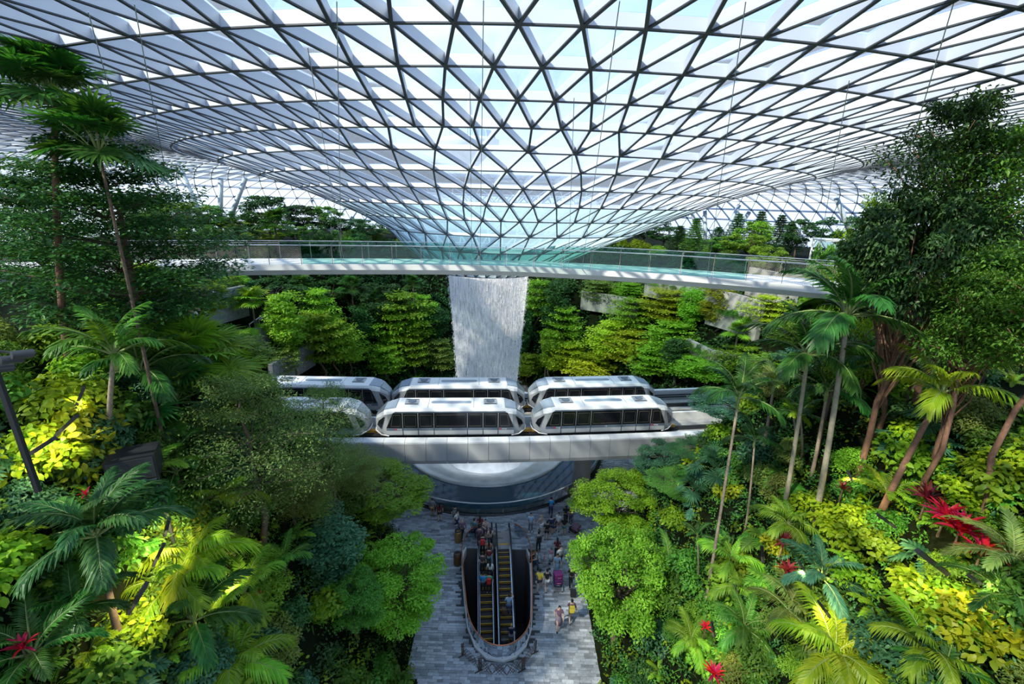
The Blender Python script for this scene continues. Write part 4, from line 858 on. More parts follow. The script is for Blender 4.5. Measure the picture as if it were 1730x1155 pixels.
def rosette(name, base, fr, n, size, words, region, trunk=None, lean=(0, 0), tr=.07, bark=None, leafm=None, cat='plant', rz=None, tilt=0.0):
    """a crown of fronds or leaves, on a trunk of the given height when asked"""
    r = empty(name, base, 0); top = Vector((lean[0], lean[1], trunk or 0))
    if trunk:
        pts = [Vector((lean[0]*t**1.3, lean[1]*t**1.3, trunk*t)) for t in np.linspace(0, 1, 9)]; pts[0].z = -.4; rad = [tr*(1.25 if i == 0 else 1-.35*i/8) for i in range(9)]
        MB().tube(pts, rad, 9).build('trunk', bark or m_ring, r, True)
        if fr.startswith('feather'): MB().tube([top-Vector((0, 0, .55*size)), top-Vector((0, 0, .2*size)), top+Vector((0, 0, .12))], [tr*.75, tr*1.0, tr*.5], 9).build('crownshaft', m_ringg, r, True)
    L = FR[fr]; a = random.random()*6.28 if rz is None else rz; nm = L[0].name.split('.')[0]
    for i in range(n):
        t = i/max(1, n-1); k = min(len(L)-1, int(t*len(L))); f = obj(nm, L[k], r, top, (random.gauss(0, .08)+tilt, random.gauss(0, .10), a+i*2.39996), size*random.uniform(.85, 1.12))
        if leafm is not None: s = f.material_slots[len(f.material_slots)-1]; s.link = 'OBJECT'; s.material = leafm
    PLANTS.append((r, words, region, cat)); return r
def G(px, py): return ray_ground(px, py)
def on(x, y): return Vector((x, y, float(ground(x, y))))
def under(px, py, Y):              # the spot on the ground below a crown seen at a pixel and depth
    p = atY(px, py, Y); return Vector((p.x, p.y, float(ground(p.x, p.y)))), p
TR = {'tier': 3.0/8, 'tierfar': 3.0/8, 'tierfine': 3.3/8, 'tierdark': 2.7/8, 'round': 2.7/7, 'roundfar': 2.7/7, 'roundhigh': 2.7/7, 'tierhigh': 2.4/8, 'column': 1.25/8, 'conifer': 1.1/5}
def tree_px(kind, cx, ytop, wpx, Y, words, region='', leafm=None, zb=None, cat='tree', name='tree', var=None, rz=None, base=None):
    if base: Y = G(*base).y
    b, p = under(cx, ytop, Y)
    if zb is not None: b.z = zb
    H = p.z-b.z; zc = proj(tuple(p))[2]; sxy = (wpx/2*zc/FPX)/(TR[kind]*H); return plant(kind, b, H, leafm, rz, name, words, region, cat, var, sxy)
def tree_gp(kind, bx, by, ytop, wpx, words, region, leafm=None, name='tree', var=None):
    b = G(bx, by); p = atY(bx, ytop, b.y); H = max(1.0, p.z-b.z); sxy = (wpx/2*proj(tuple(p))[2]/FPX)/(TR[kind]*H); return plant(kind, b, H, leafm, None, name, words, region, 'tree', var, sxy)
# ---------------------------------------------------------------- trees of the near valley
tree_px('tierfine', 405, 640, 275, 15, 'large layered fine-leaved tree before the left train car', leafm=L_SAGE, var=0, rz=.4)
tree_px('tierfine', 545, 655, 130, 20.5, 'feathery tree crown covering the nose of the front left train car', leafm=L_SAGE, var=1)
tree_px('tierfine', 580, 770, 150, 23, 'olive green layered tree below the left end of the fascia', leafm=L_OLIVE, var=2)
tree_px('tierfine', 490, 795, 150, 17.5, 'dim olive layered tree behind the large left tree', leafm=L_OLIVE, var=1)
tree_px('round', 632, 806, 165, 25.0, 'bright green round tree beside the left guideway column', var=0)
tree_px('round', 662, 928, 165, 19.3, 'bright green round tree at the left edge of the plaza', var=1)
tree_px('column', 556, 888, 110, 17.5, 'dark blue-green cone-shaped tree left of the plaza', leafm=L_BLUE, var=0)
tree_px('round', 590, 980, 110, 16.5, 'mid green bushy tree low at the left of the plaza', leafm=L_MID, var=2)
tree_px('tierdark', 150, 238, 330, 10.5, 'tall dark layered tree crossing the left end of the bridge', leafm=L_DARK, var=0, rz=1.0, base=(165, 600))
tree_px('tierdark', 35, 300, 190, 9.5, 'dark layered tree at the upper left edge', leafm=L_DARK, var=1, base=(30, 560))
tree_px('round', 1050, 812, 140, 26, 'yellow-green round tree beside the right guideway column', leafm=L_LIME, var=2)
tree_px('round', 1056, 915, 172, 19.6, 'large bright round tree at the right edge of the plaza', var=0, rz=2.0)
tree_px('round', 1155, 818, 110, 24, 'green round tree behind the two bright plaza trees at the right', leafm=L_MID, var=1)
tree_px('round', 1125, 758, 95, 27.5, 'small dark round tree before the right end of the fascia', leafm=L_BLUE, var=0)
tree_px('round', 1245, 676, 130, 25, 'dense dark round tree beside the track at the right', leafm=L_BLUE, var=1)
tree_px('round', 1195, 760, 110, 24.5, 'dim green bushy tree below the right end of the track', leafm=L_DARK, var=2)
tree_px('tierhigh', 1638, 165, 190, 16, 'tall dark tree rising above the bridge at the upper right', leafm=L_DARK, var=0)
tree_px('roundhigh', 1585, 335, 220, 15.5, 'dense dark broad tree below the tall one at the right', leafm=L_DARK, var=2)
tree_px('tier', 1492, 335, 130, 18, 'lime green open tree behind the right end of the bridge', leafm=L_LIME, var=1)
tree_px('roundhigh', 1690, 430, 150, 13.5, 'dark broadleaf tree at the right edge', leafm=L_MID, var=0)
tree_px('round', 1480, 560, 120, 19, 'dark leafy tree behind the tall palms', leafm=L_MID, var=1)
tree_px('tier', 1650, 330, 150, 16, 'sunlit yellow-green tree behind the dark right trees', leafm=L_BRIGHT, var=2)
for (x, y, Y, H, w) in ((1515, 790, 15.5, 5.5, 'thick brown'), (1652, 880, 11.5, 4.2, 'leaning pale'), (1556, 850, 13.2, 3.6, 'slim pale')):
    b = on(atY(x, y, Y).x, Y); plant('tierhigh', b, H+4.5, L_MID, None, 'tree', w+'-trunked young tree on the right slope', '', 'tree', None, .6)
# ---------------------------------------------------------------- palms of the near valley
def palm_px(fr, base, crown, Y, n, size, label, tr=.08, bark=None, leafm=None, rz=None, lift=0):
    Y = G(*base).y if base and base[0] < 140 else Y; c = atY(*crown, Y); e = atY(*base, Y) if base else c; b = on(e.x, Y); b.z = min(b.z, c.z-.3); return rosette('palm_tree', b, fr, n, size, label, '', c.z-b.z, (c.x-b.x, 0), tr, bark, leafm, 'palm', rz)
palm_px('featherdark', (1195, 1005), (1248, 672), 16.5, 12, .85, 'slim leaning palm with pale ringed trunk rising from the right slope', .075, m_barkp, rz=.3)
palm_px('featherdark', (1385, 850), (1432, 535), 15.5, 14, 1.25, 'tall yellow-lit palm with the highest dark crown at the right', .12, m_ring, rz=.2)
palm_px('featherdark', (1325, 865), (1365, 600), 16.5, 14, 1.2, 'tall palm with dark drooping crown left of the highest palm', .10, m_ring, rz=1.1)
palm_px('featherdark', (1372, 800), (1398, 660), 17.5, 10, .85, 'shorter palm between the two tall dark palms', .085, m_barkp)
palm_px('featherdark', (1420, 790), (1465, 610), 18, 10, .95, 'thin palm right of the highest palm', .085, m_barkr)
palm_px('featherdark', (1348, 800), (1352, 700), 18.5, 8, .6, 'thin short palm behind the trunk of the left tall palm', .06, m_barkp)
palm_px('featherdark', (1440, 770), (1472, 660), 19, 8, .7, 'thin palm with reddish trunk at the back of the palm group', .07, m_barkr)
palm_px('featherdark', (1262, 880), (1275, 745), 18, 8, .6, 'thin dim palm right of the slim leaning palm', .055, m_barkp)
palm_px('feather', (1296, 730), (1308, 650), 20, 12, .85, 'small palm with orange-tinted crown beside the dark round tree', .08, m_barkp, L_OLIVE)
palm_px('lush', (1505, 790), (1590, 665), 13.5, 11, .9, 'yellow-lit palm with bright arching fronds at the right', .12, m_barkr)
palm_px('feather', None, (1712, 300), 17, 11, 1.0, 'dark palm crown at the upper right edge', .1)
palm_px('feather', (1172, 1020), (1178, 905), 18, 9, .45, 'small palm with split fronds beside the round plaza tree', .05)
palm_px('lush', (1345, 760), (1340, 700), 19, 8, .5, 'low yellow-lit palm behind the tall palm trunks', .06)
palm_px('featherdark', (180, 745), (192, 600), 12, 12, .80, 'feather palm with double pale trunk above the black loudspeaker', .085, m_barkp, L_MID, rz=.5)
palm_px('fan', (118, 620), (92, 178), 10.2, 30, 1.15, 'tall fan palm with tan trunk rising at the upper left', .11, m_barkr)
palm_px('fan', None, (168, 262), 13.5, 20, 1.0, 'fan palm crown reaching out right of the dark layered tree', .06, m_bark)
palm_px('featherdark', (165, 960), (163, 905), 9.2, 17, .85, 'big dark palm with broad drooping leaflets before the yellow vine', .10, m_bark, L_DARK, rz=.9)
palm_px('lush', (520, 800), (528, 752), 20.8, 9, .52, 'pale green young palm above the fascia end', .05)
def low_palm(px, py, fr, n, size, label, leafm=None, lift=.25): 
    g = G(px, py); g = Vector((0, 0, CAMH)).lerp(g, .965); return rosette('low_palm', g, fr, n, size*1.45, label, '', lift, (0, 0), .06, m_bark, leafm, 'palm')
for px, py, fr, n, s, w, lm in ((243, 500, 'fanlush', 16, .95, 'fan palm shrub nearest the left end of the bridge', None), (274, 565, 'fanlush', 18, 1.05, 'bushy fan palm shrub left of the terrace walls', None), (330, 635, 'fanlush', 18, .95, 'bright fan palm shrub below the terrace walls', L_BRIGHT), (399, 655, 'fanlush', 14, .8, 'small fan palm shrub above the left train', L_BRIGHT),
        (195, 545, 'fanlush', 14, .8, 'dark fan palm shrub behind the double-trunk palm', L_MID), (300, 690, 'fan', 14, .7, 'dark fan palm shrub behind the large left tree', None), (240, 640, 'featherdark', 12, .7, 'low feather palm right of the double-trunk palm', None),
        (370, 860, 'lush', 11, .55, 'bright yellow-green low palm behind the upper lamp chain', None), (325, 960, 'lush', 13, .70, 'glowing low palm right of the lamp chain', None), (300, 1000, 'lush', 10, .6, 'yellow low palm beneath the middle lamp', L_LIME), (415, 1010, 'lush', 11, .62, 'green low palm right of the glowing palm', L_BRIGHT), (400, 1130, 'lush', 12, .62, 'arching low palm at the bottom left', L_BRIGHT), (330, 1060, 'featherdark', 12, .62, 'dark low palm in the middle of the left slope', None), (250, 820, 'feather', 10, .5, 'low palm right of the big dark palm', L_BRIGHT), (300, 810, 'feather', 10, .55, 'dark low palm below the loudspeaker', None), (60, 1120, 'feather', 11, .5, 'dark low palm at the bottom left corner', None), (130, 1050, 'featherdark', 9, .4, 'dark low palm beside the lowest left lamp', None), (480, 960, 'lush', 9, .5, 'green low palm under the olive tree', L_MID),
        (1405, 1120, 'lush', 15, .72, 'largest pale low palm with long arching fronds on the right slope', L_PALMY), (1330, 1040, 'lush', 10, .62, 'low palm left of the largest pale palm', L_OLIVE), (1560, 1110, 'lush', 11, .52, 'yellow-green low palm right of the largest pale palm', L_LIME), (1705, 960, 'feather', 12, .48, 'pale striped low palm at the right edge', L_OLIVE), (1690, 1020, 'feather', 11, .45, 'dark low palm below the striped one at the right edge', None), (1235, 955, 'lush', 9, .5, 'low palm with broad leaflets beside the slim leaning palm', L_BRIGHT), (1245, 1000, 'lush', 9, .45, 'small low palm below the broad-leafleted one', L_BRIGHT), (1330, 895, 'lush', 12, .5, 'low palm between the trunks of the right palms', L_BRIGHT), (1165, 1090, 'lush', 10, .48, 'low palm beside the large round plaza tree', L_BRIGHT), (1255, 1070, 'lush', 11, .5, 'low palm in the lower middle of the right slope', L_MID), (1210, 800, 'fan', 14, .62, 'blue-green fan palm behind the right plaza trees', L_BLUE), (1170, 830, 'fan', 12, .5, 'smaller blue-green fan palm behind the right plaza trees', L_BLUE), (1495, 845, 'fern', 12, .9, 'yellow fern palm above the crimson plants', L_LIME), (1385, 985, 'featherdark', 11, .5, 'dark green low palm above the largest pale palm', L_BLUE), (1130, 960, 'feather', 10, .55, 'split-frond palm right of the round plaza tree', L_MID), (1590, 1150, 'feather', 9, .4, 'dark low palm at the bottom right', None)):
    low_palm(px, py, fr, n, s, w, lm)
# ---------------------------------------------------------------- crimson and maroon plants
for px, py, n, s, fr, w in ((1615, 905, 34, .62, 'strapred', 'biggest crimson strap-leaved plant'), (1650, 945, 30, .55, 'strapred', 'crimson strap-leaved plant at the lower end of the clump'), (1590, 880, 28, .5, 'strapred', 'crimson strap-leaved plant in the clump beside the leaning trunk'), (1560, 850, 24, .5, 'strapmaroon', 'maroon strap-leaved plant above the crimson clump'), (1320, 920, 26, .5, 'strapmaroon', 'maroon strap-leaved plant amid the right slope'), (1328, 968, 20, .4, 'strapmaroon', 'small maroon plant below the other one amid the right slope'), (1203, 1142, 20, .45, 'strapred', 'pink-red plant at the foot of the right slope'), (1190, 1062, 16, .3, 'strapred', 'small red plant low on the right slope'), (1420, 830, 14, .3, 'strapmaroon', 'small maroon plant by the right path'),
        (45, 1105, 18, .3, 'strapred', 'dark red plant at the bottom left corner'), (441, 1055, 12, .25, 'strapred', 'tiny red plant among split leaves on the left slope'), (461, 1132, 14, .25, 'strapred', 'tiny pink-red plant at the bottom of the left slope'), (150, 845, 8, .2, 'strapred', 'tiny red plant at the stem of the big dark palm'), (440, 1010, 10, .2, 'strapmaroon', 'tiny maroon plant above the split leaves')):
    rosette('cordyline', Vector((0, 0, CAMH)).lerp(G(px, py+8), .95), fr, n, s*2.1, w, '', .3, (0, 0), .03, m_bark, None, 'plant')
# ---------------------------------------------------------------- shrubs scattered over the near slopes
def spots(n, x0, x1, y0, y1, dmin, zmin=-.1, zmax=18.2):
    out = []; tries = 0
    while len(out) < n and tries < n*60:
        tries += 1; px, py = random.uniform(x0, x1), random.uniform(y0, y1); p = G(px, py)
        if dist_open(p.x, p.y) < .15 or p.y > 33 or p.z > zmax+1 or p.z < zmin: continue
        if any((p-q).length < dmin for q in out): continue
        out.append(p)
    return out
def near_spots(lst, side):
    return [p for p in lst if (p.x < 0) == (side == 'left')]
for side, x0, x1, y0, y1 in (('left', -40, 700, 560, 1200), ('right', 1030, 1780, 600, 1200)):
    reg = side+' slope'
    for i, p in enumerate(spots(62, x0, x1, y0, y1, .75)):
        k = random.random(); d = 1.0
        if k < .5: rosette('split_leaf_shrub', p, 'split' if k < .3 else 'splitdark', 11, random.uniform(.75, 1.15), ('green' if k < .3 else 'blue-green')+' split-leaf shrub', reg)
        elif k < .8: rosette('fern', p, 'fern', 11, random.uniform(.7, 1.1), 'feathery green fern', reg, leafm=random.choice((L_BRIGHT, L_MID, L_LIME)))
        else: rosette('strap_leaf_plant', p, 'strapgreen', 20, random.uniform(.7, 1.0), 'green strap-leaved plant', reg)
    for i, p in enumerate(spots(70, x0, x1, y0, y1, .95)):
        k = random.random()
        if k < .40: plant('bush', p, random.uniform(1.0, 1.7), random.choice((L_DARK, L_MID, L_BLUE)), None, 'shrub', 'glossy dark shrub', reg, 'shrub', sxy=1.0)
        elif k < .70: plant('bushfine', p, random.uniform(.9, 1.6), random.choice((L_MID, L_BRIGHT, L_OLIVE)), None, 'shrub', 'fine-leaved green shrub', reg, 'shrub')
        else: plant('vine', p, random.uniform(.8, 1.2), random.choice((L_LIME, L_BRIGHT, L_MID) if side == 'left' else (L_LIME, L_YEL, L_BRIGHT)), None, 'vine', 'yellow-green broad-leaved vine', reg, 'vine')
# bright vines that the photo singles out
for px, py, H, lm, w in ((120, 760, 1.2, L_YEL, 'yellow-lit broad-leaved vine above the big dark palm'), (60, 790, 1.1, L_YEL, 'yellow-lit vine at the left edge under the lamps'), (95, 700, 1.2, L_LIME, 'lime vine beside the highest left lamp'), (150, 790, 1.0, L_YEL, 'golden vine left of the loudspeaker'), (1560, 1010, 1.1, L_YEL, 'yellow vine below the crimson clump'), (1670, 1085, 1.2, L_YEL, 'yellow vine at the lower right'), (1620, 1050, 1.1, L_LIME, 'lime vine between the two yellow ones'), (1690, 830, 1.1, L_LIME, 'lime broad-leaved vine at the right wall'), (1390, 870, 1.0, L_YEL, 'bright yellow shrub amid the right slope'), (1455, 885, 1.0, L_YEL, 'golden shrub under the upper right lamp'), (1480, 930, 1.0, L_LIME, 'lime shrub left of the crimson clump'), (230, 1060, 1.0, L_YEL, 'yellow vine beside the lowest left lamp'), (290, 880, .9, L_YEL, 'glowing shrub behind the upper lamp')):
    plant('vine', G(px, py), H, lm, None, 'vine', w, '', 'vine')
# dense foliage carpets between the plants: nobody could count these leaves
def carpet(name, label, leafm, reg, n, leaf, wr, T, seed, pr=(.25, .6), ymax=33, per=34, far=False):
    g = np.random.default_rng(seed); C = []
    while len(C) < n:
        if far: 
            a = g.uniform(-.35, PI+.35); r = g.uniform(17.5, 34); x, y = CX+r*math.cos(a), CY+r*math.sin(a)
            if (x < CX) != (reg < 0) or abs(y-float(track_y(x))) < 4.7 or (x < -22 and y < 54 and g.random() < .75): continue
        else:
            y = g.uniform(1.5, ymax); s = g.uniform(-.1, 10)**1.0; x = reg*((5.0+(y-18)*(.15 if reg < 0 else .05))+s)
            if abs(y-float(track_y(x))) < 4.7: continue
        if dist_open(x, y) < -.1: continue
        C.append((x, y, float(ground(x, y))+g.uniform(-.1, .15)))
    R = g.uniform(pr[0], pr[1], n); V, F = puffs(C, R, n*per, leaf, wr, T, g, .8, .5, .3); o = obj(name, npmesh(name, V, F, leafm)); tag(o, label, 'foliage', kind='stuff')
for s, w in ((-1, 'left'), (1, 'right')):
    carpet('ground_cover_foliage', f'dark leafy ground cover on the {w} slope', L_DARK, s, 900, .15, .5, T6, 101+s, per=46)
    carpet('ground_cover_foliage', f'small-leaved green ground cover on the {w} slope', L_MID, s, 700, .13, .5, T2, 103+s, per=60)
    carpet('ground_cover_foliage', f'yellow-green vine leaves covering the {w} slope', L_LIME, s, 200 if s < 0 else 380, .16, .6, T6, 105+s)
    carpet('bank_foliage', f'dense green undergrowth on the {w} bank behind the pool', L_DARK, s, 1300, .36, .5, T2, 107+s, (.35, .9), per=34, far=True)
# ---------------------------------------------------------------- forest on the far banks
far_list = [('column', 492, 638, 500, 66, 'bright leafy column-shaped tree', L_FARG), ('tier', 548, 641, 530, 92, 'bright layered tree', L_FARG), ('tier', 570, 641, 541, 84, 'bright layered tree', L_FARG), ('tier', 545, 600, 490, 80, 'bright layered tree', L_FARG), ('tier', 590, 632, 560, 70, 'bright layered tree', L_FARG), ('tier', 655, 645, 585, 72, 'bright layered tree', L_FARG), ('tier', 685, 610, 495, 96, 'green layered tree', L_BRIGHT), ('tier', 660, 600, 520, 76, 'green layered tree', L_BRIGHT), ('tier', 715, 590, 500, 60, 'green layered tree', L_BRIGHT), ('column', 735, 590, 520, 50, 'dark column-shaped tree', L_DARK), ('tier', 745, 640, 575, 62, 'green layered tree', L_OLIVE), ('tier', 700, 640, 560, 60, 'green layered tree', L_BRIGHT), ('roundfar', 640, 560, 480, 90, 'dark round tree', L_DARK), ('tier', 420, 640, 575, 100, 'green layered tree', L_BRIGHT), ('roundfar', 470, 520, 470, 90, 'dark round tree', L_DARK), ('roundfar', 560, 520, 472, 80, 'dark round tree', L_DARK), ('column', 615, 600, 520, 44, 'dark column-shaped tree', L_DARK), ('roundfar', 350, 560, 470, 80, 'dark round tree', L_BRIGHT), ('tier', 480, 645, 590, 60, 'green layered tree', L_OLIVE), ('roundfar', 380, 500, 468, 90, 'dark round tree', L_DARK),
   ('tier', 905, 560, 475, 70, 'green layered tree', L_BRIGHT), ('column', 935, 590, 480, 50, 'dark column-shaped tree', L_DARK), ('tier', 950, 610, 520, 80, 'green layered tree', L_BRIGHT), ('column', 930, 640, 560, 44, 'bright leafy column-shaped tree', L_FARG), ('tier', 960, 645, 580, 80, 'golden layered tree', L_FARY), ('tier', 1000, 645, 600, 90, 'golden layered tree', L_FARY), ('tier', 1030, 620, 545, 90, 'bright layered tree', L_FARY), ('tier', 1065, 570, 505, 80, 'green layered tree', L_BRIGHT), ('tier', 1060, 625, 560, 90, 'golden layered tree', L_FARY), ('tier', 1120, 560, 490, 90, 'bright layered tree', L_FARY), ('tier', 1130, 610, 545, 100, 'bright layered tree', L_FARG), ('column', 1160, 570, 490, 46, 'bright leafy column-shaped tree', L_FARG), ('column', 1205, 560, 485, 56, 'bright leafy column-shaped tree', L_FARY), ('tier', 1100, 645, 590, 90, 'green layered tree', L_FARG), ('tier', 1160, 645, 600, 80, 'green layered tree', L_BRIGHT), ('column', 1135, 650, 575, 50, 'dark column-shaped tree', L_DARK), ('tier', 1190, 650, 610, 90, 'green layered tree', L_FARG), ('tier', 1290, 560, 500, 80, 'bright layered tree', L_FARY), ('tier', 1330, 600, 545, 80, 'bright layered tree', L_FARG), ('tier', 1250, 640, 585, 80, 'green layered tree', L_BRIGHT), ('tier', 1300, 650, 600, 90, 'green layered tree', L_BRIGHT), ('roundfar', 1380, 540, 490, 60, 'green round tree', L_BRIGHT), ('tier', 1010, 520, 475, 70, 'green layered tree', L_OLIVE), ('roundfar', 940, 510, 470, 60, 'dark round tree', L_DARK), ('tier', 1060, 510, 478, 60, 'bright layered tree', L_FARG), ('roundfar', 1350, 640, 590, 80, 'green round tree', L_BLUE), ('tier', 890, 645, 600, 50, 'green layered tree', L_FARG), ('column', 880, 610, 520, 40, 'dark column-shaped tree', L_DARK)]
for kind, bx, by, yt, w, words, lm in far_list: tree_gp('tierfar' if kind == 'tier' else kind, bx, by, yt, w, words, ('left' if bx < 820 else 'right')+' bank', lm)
for bx, by, yc, s, lab, fr in ((436, 582, 515, 1.35, 'fan palm with pale trunk beside the left terrace walls', 'fanlush'), (513, 520, 482, 1.0, 'fan palm nearest below the bridge, above the column-shaped tree', 'fan'), (600, 560, 490, 1.3, 'fan palm left of a pair below the bridge', 'fan'), (630, 570, 512, 1.25, 'fan palm right of a pair below the bridge', 'fan'), (700, 540, 482, 1.1, 'fan palm near the waterfall', 'fan'), (1070, 642, 600, 1.0, 'pale feather palm low on the right bank', 'lush'), (920, 645, 620, 1.0, 'small tree fern right of the waterfall', 'fern'), (1080, 650, 635, .9, 'pale feather palm above the rear right train car', 'feather'), (1240, 600, 566, 1.0, 'golden fan palm on the right terrace', 'fanlush'), (705, 650, 640, .9, 'low green palm left of the waterfall foot', 'fern')):
    g = G(bx, by); c = atY(bx, yc, g.y); rosette('palm_tree', g, fr, 15, s, lab, '', max(.4, c.z-g.z), (0, 0), .12, m_barkp, None, 'palm')
# ---------------------------------------------------------------- trees on the upper deck
def deck_px(kind, bx, yt, w, Y, words, reg, lm): tree_px(kind, bx, yt, w, Y, words, reg, lm)
for x, yt, w, Y, lm in ((250, 335, 90, 60, L_MID), (300, 340, 80, 62, L_BRIGHT), (340, 345, 70, 64, L_MID), (395, 360, 60, 68, L_DARK), (450, 333, 95, 66, L_DARK), (425, 365, 70, 70, L_BRIGHT), (510, 348, 70, 70, L_DARK), (545, 350, 60, 72, L_MID), (590, 370, 70, 74, L_DARK), (640, 385, 70, 76, L_MID), (210, 330, 80, 56, L_MID), (490, 375, 70, 64, L_MID), (370, 375, 60, 64, L_BRIGHT), (620, 372, 60, 70, L_DARK), (280, 372, 60, 52, L_BRIGHT), (330, 378, 60, 54, L_MID), (410, 384, 60, 56, L_DARK), (440, 390, 60, 60, L_BRIGHT), (535, 385, 60, 60, L_DARK), (570, 392, 60, 62, L_MID), (605, 396, 50, 64, L_DARK), (240, 375, 60, 50, L_MID)):
    deck_px('roundfar', x, yt, w, Y, 'broad green tree', 'upper deck left of the funnel', lm)
for x, yt, w, Y, lm in ((1090, 375, 80, 72, L_DARK), (1050, 385, 60, 74, L_DARK), (1125, 392, 60, 70, L_DARK), (1000, 408, 70, 74, L_MID), (1280, 385, 60, 62, L_BRIGHT), (1265, 405, 70, 58, L_BRIGHT), (1355, 382, 50, 62, L_DARK), (1230, 410, 60, 60, L_MID), (1430, 375, 80, 60, L_DARK), (1440, 420, 70, 40, L_BRIGHT), (1390, 435, 60, 38, L_MID), (1300, 425, 60, 50, L_BRIGHT)):
    deck_px('roundfar', x, yt-10, w, Y, 'broad green tree', 'upper deck right of the funnel', lm)
for x, yt, Y in ((1150, 398, 66), (1178, 386, 64), (1250, 378, 66), (1288, 374, 68), (1322, 380, 68), (1215, 400, 70), (1340, 395, 64)):
    deck_px('conifer', x, yt-16, 52, Y, 'slender dark conifer', 'upper deck right of the funnel', L_DARK if x != 1178 else L_MID)
rosette('low_palm', under(465, 385, 58)[0], 'fan', 16, 1.6, 'fan palm in front of the broad trees on the left upper deck', '', 3.5, (0, 0), .15, m_bark, None, 'palm')
for i, a in enumerate(np.linspace(.25, 2.9, 26)):
    r = 33.5+1.5*math.sin(i*2.1); p = on(CX+r*math.cos(a), CY+r*math.sin(a)); plant('bushfine', p, random.uniform(1.2, 2.2), random.choice((L_BRIGHT, L_MID, L_LIME)), None, 'shrub', 'clipped green shrub', 'upper deck edge', 'shrub', sxy=1.2)
for (w, n) in ((TW1, 9), (TW2, 9), (TW3, 7), (TW5, 8), (TW6, 6), (TW7, 7), (TW8, 7), (TW9, 6)):       # hanging greenery on the terrace walls
    for k in range(n):
        t = (k+.5)/n*(len(w)-1); i = min(int(t), len(w)-2); p = w[i].lerp(w[i+1], t-i); p.z = sum(q.z for q in w)/len(w)+1.0
        plant('bushfine', p+Vector((0, .5, 0)), random.uniform(.8, 1.2), random.choice((L_BRIGHT, L_MID)), None, 'shrub', 'small wall-top shrub', ('left' if p.x < CX else 'right')+' bank terraces', 'shrub', sxy=1.2)
# ---------------------------------------------------------------- labels: each plant told apart by its rank from a landmark
groups = {}
for r, words, region, catg in PLANTS:
    r['category'] = catg
    if not region: r['label'] = words
    else: groups.setdefault((words, region), []).append(r)
for (words, region), L in groups.items():
    anchor = 'the plaza' if 'slope' in region else 'the waterfall'
    L.sort(key=lambda r: abs(proj(tuple(r.location))[0]-830))
    for i, r in enumerate(L):
        r['group'] = (words+'s on the '+region); r['label'] = f'{ordn(i)} {words} from {anchor} on the {region}' if len(L) > 1 else f'{words} on the {region}'
# ---------------------------------------------------------------- people
SKIN = [mat('skin_light', (.62, .40, .29), .55), mat('skin_tan', (.45, .27, .18), .55), mat('skin_brown', (.28, .16, .10), .55)]
m_eye = mat('eye_dark', (.02, .015, .012), .3); m_lip = mat('lip', (.35, .12, .10), .5)
def skin_mesh(name, verts, edges, rad, m, sub=1):
    me = bpy.data.meshes.new(name); me.from_pydata(verts, edges, []); o = bpy.data.objects.new(name, me); COL.objects.link(o)
    md = o.modifiers.new('skin', 'SKIN'); md.use_smooth_shade = True
    for v, r in zip(me.skin_vertices[0].data, rad): v.radius = (r, r) if not hasattr(r, '__len__') else r
    me.skin_vertices[0].data[0].use_root = True
    o.modifiers.new('sub', 'SUBSURF').levels = sub
    dg = bpy.context.evaluated_depsgraph_get(); out = bpy.data.meshes.new_from_object(o.evaluated_get(dg)); bpy.data.objects.remove(o); out.materials.clear()
    for q in (m if isinstance(m, (list, tuple)) else [m]): out.materials.append(q)
    return out
POSE = {
 'stand': dict(kL=(-.10, -.02, .50), aL=(-.11, .02, .09), kR=(.10, -.02, .50), aR=(.12, .03, .09), eL=(-.26, .03, 1.12), wL=(-.27, -.05, .87), eR=(.26, .03, 1.12), wR=(.27, -.05, .87)),
 'walk': dict(kL=(-.09, -.20, .53), aL=(-.10, -.26, .10), kR=(.09, .05, .50), aR=(.10, .30, .16), eL=(-.25, .16, 1.15), wL=(-.26, .14, .90), eR=(.25, -.08, 1.13), wR=(.24, -.25, .95)),
 'phone': dict(kL=(-.10, -.02, .50), aL=(-.12, .02, .09), kR=(.10, -.02, .50), aR=(.11, .02, .09), eL=(-.26, .0, 1.14), wL=(-.12, -.28, 1.16), eR=(.25, -.06, 1.15), wR=(.11, -.30, 1.26)),
 'push': dict(kL=(-.09, -.14, .52), aL=(-.10, -.14, .09), kR=(.10, .08, .50), aR=(.10, .22, .13), eL=(-.25, -.06, 1.13), wL=(-.22, -.36, 1.04), eR=(.25, -.06, 1.13), wR=(.22, -.36, 1.04)),
 'raise': dict(kL=(-.10, -.02, .50), aL=(-.11, .02, .09), kR=(.10, -.02, .50), aR=(.12, .03, .09), eL=(-.30, -.12, 1.42), wL=(-.16, -.22, 1.62), eR=(.27, -.02, 1.13), wR=(.24, -.26, 1.02))}
BODY = {}
def lerp3(a, b, t): return tuple(x+(y-x)*t for x, y in zip(a, b))
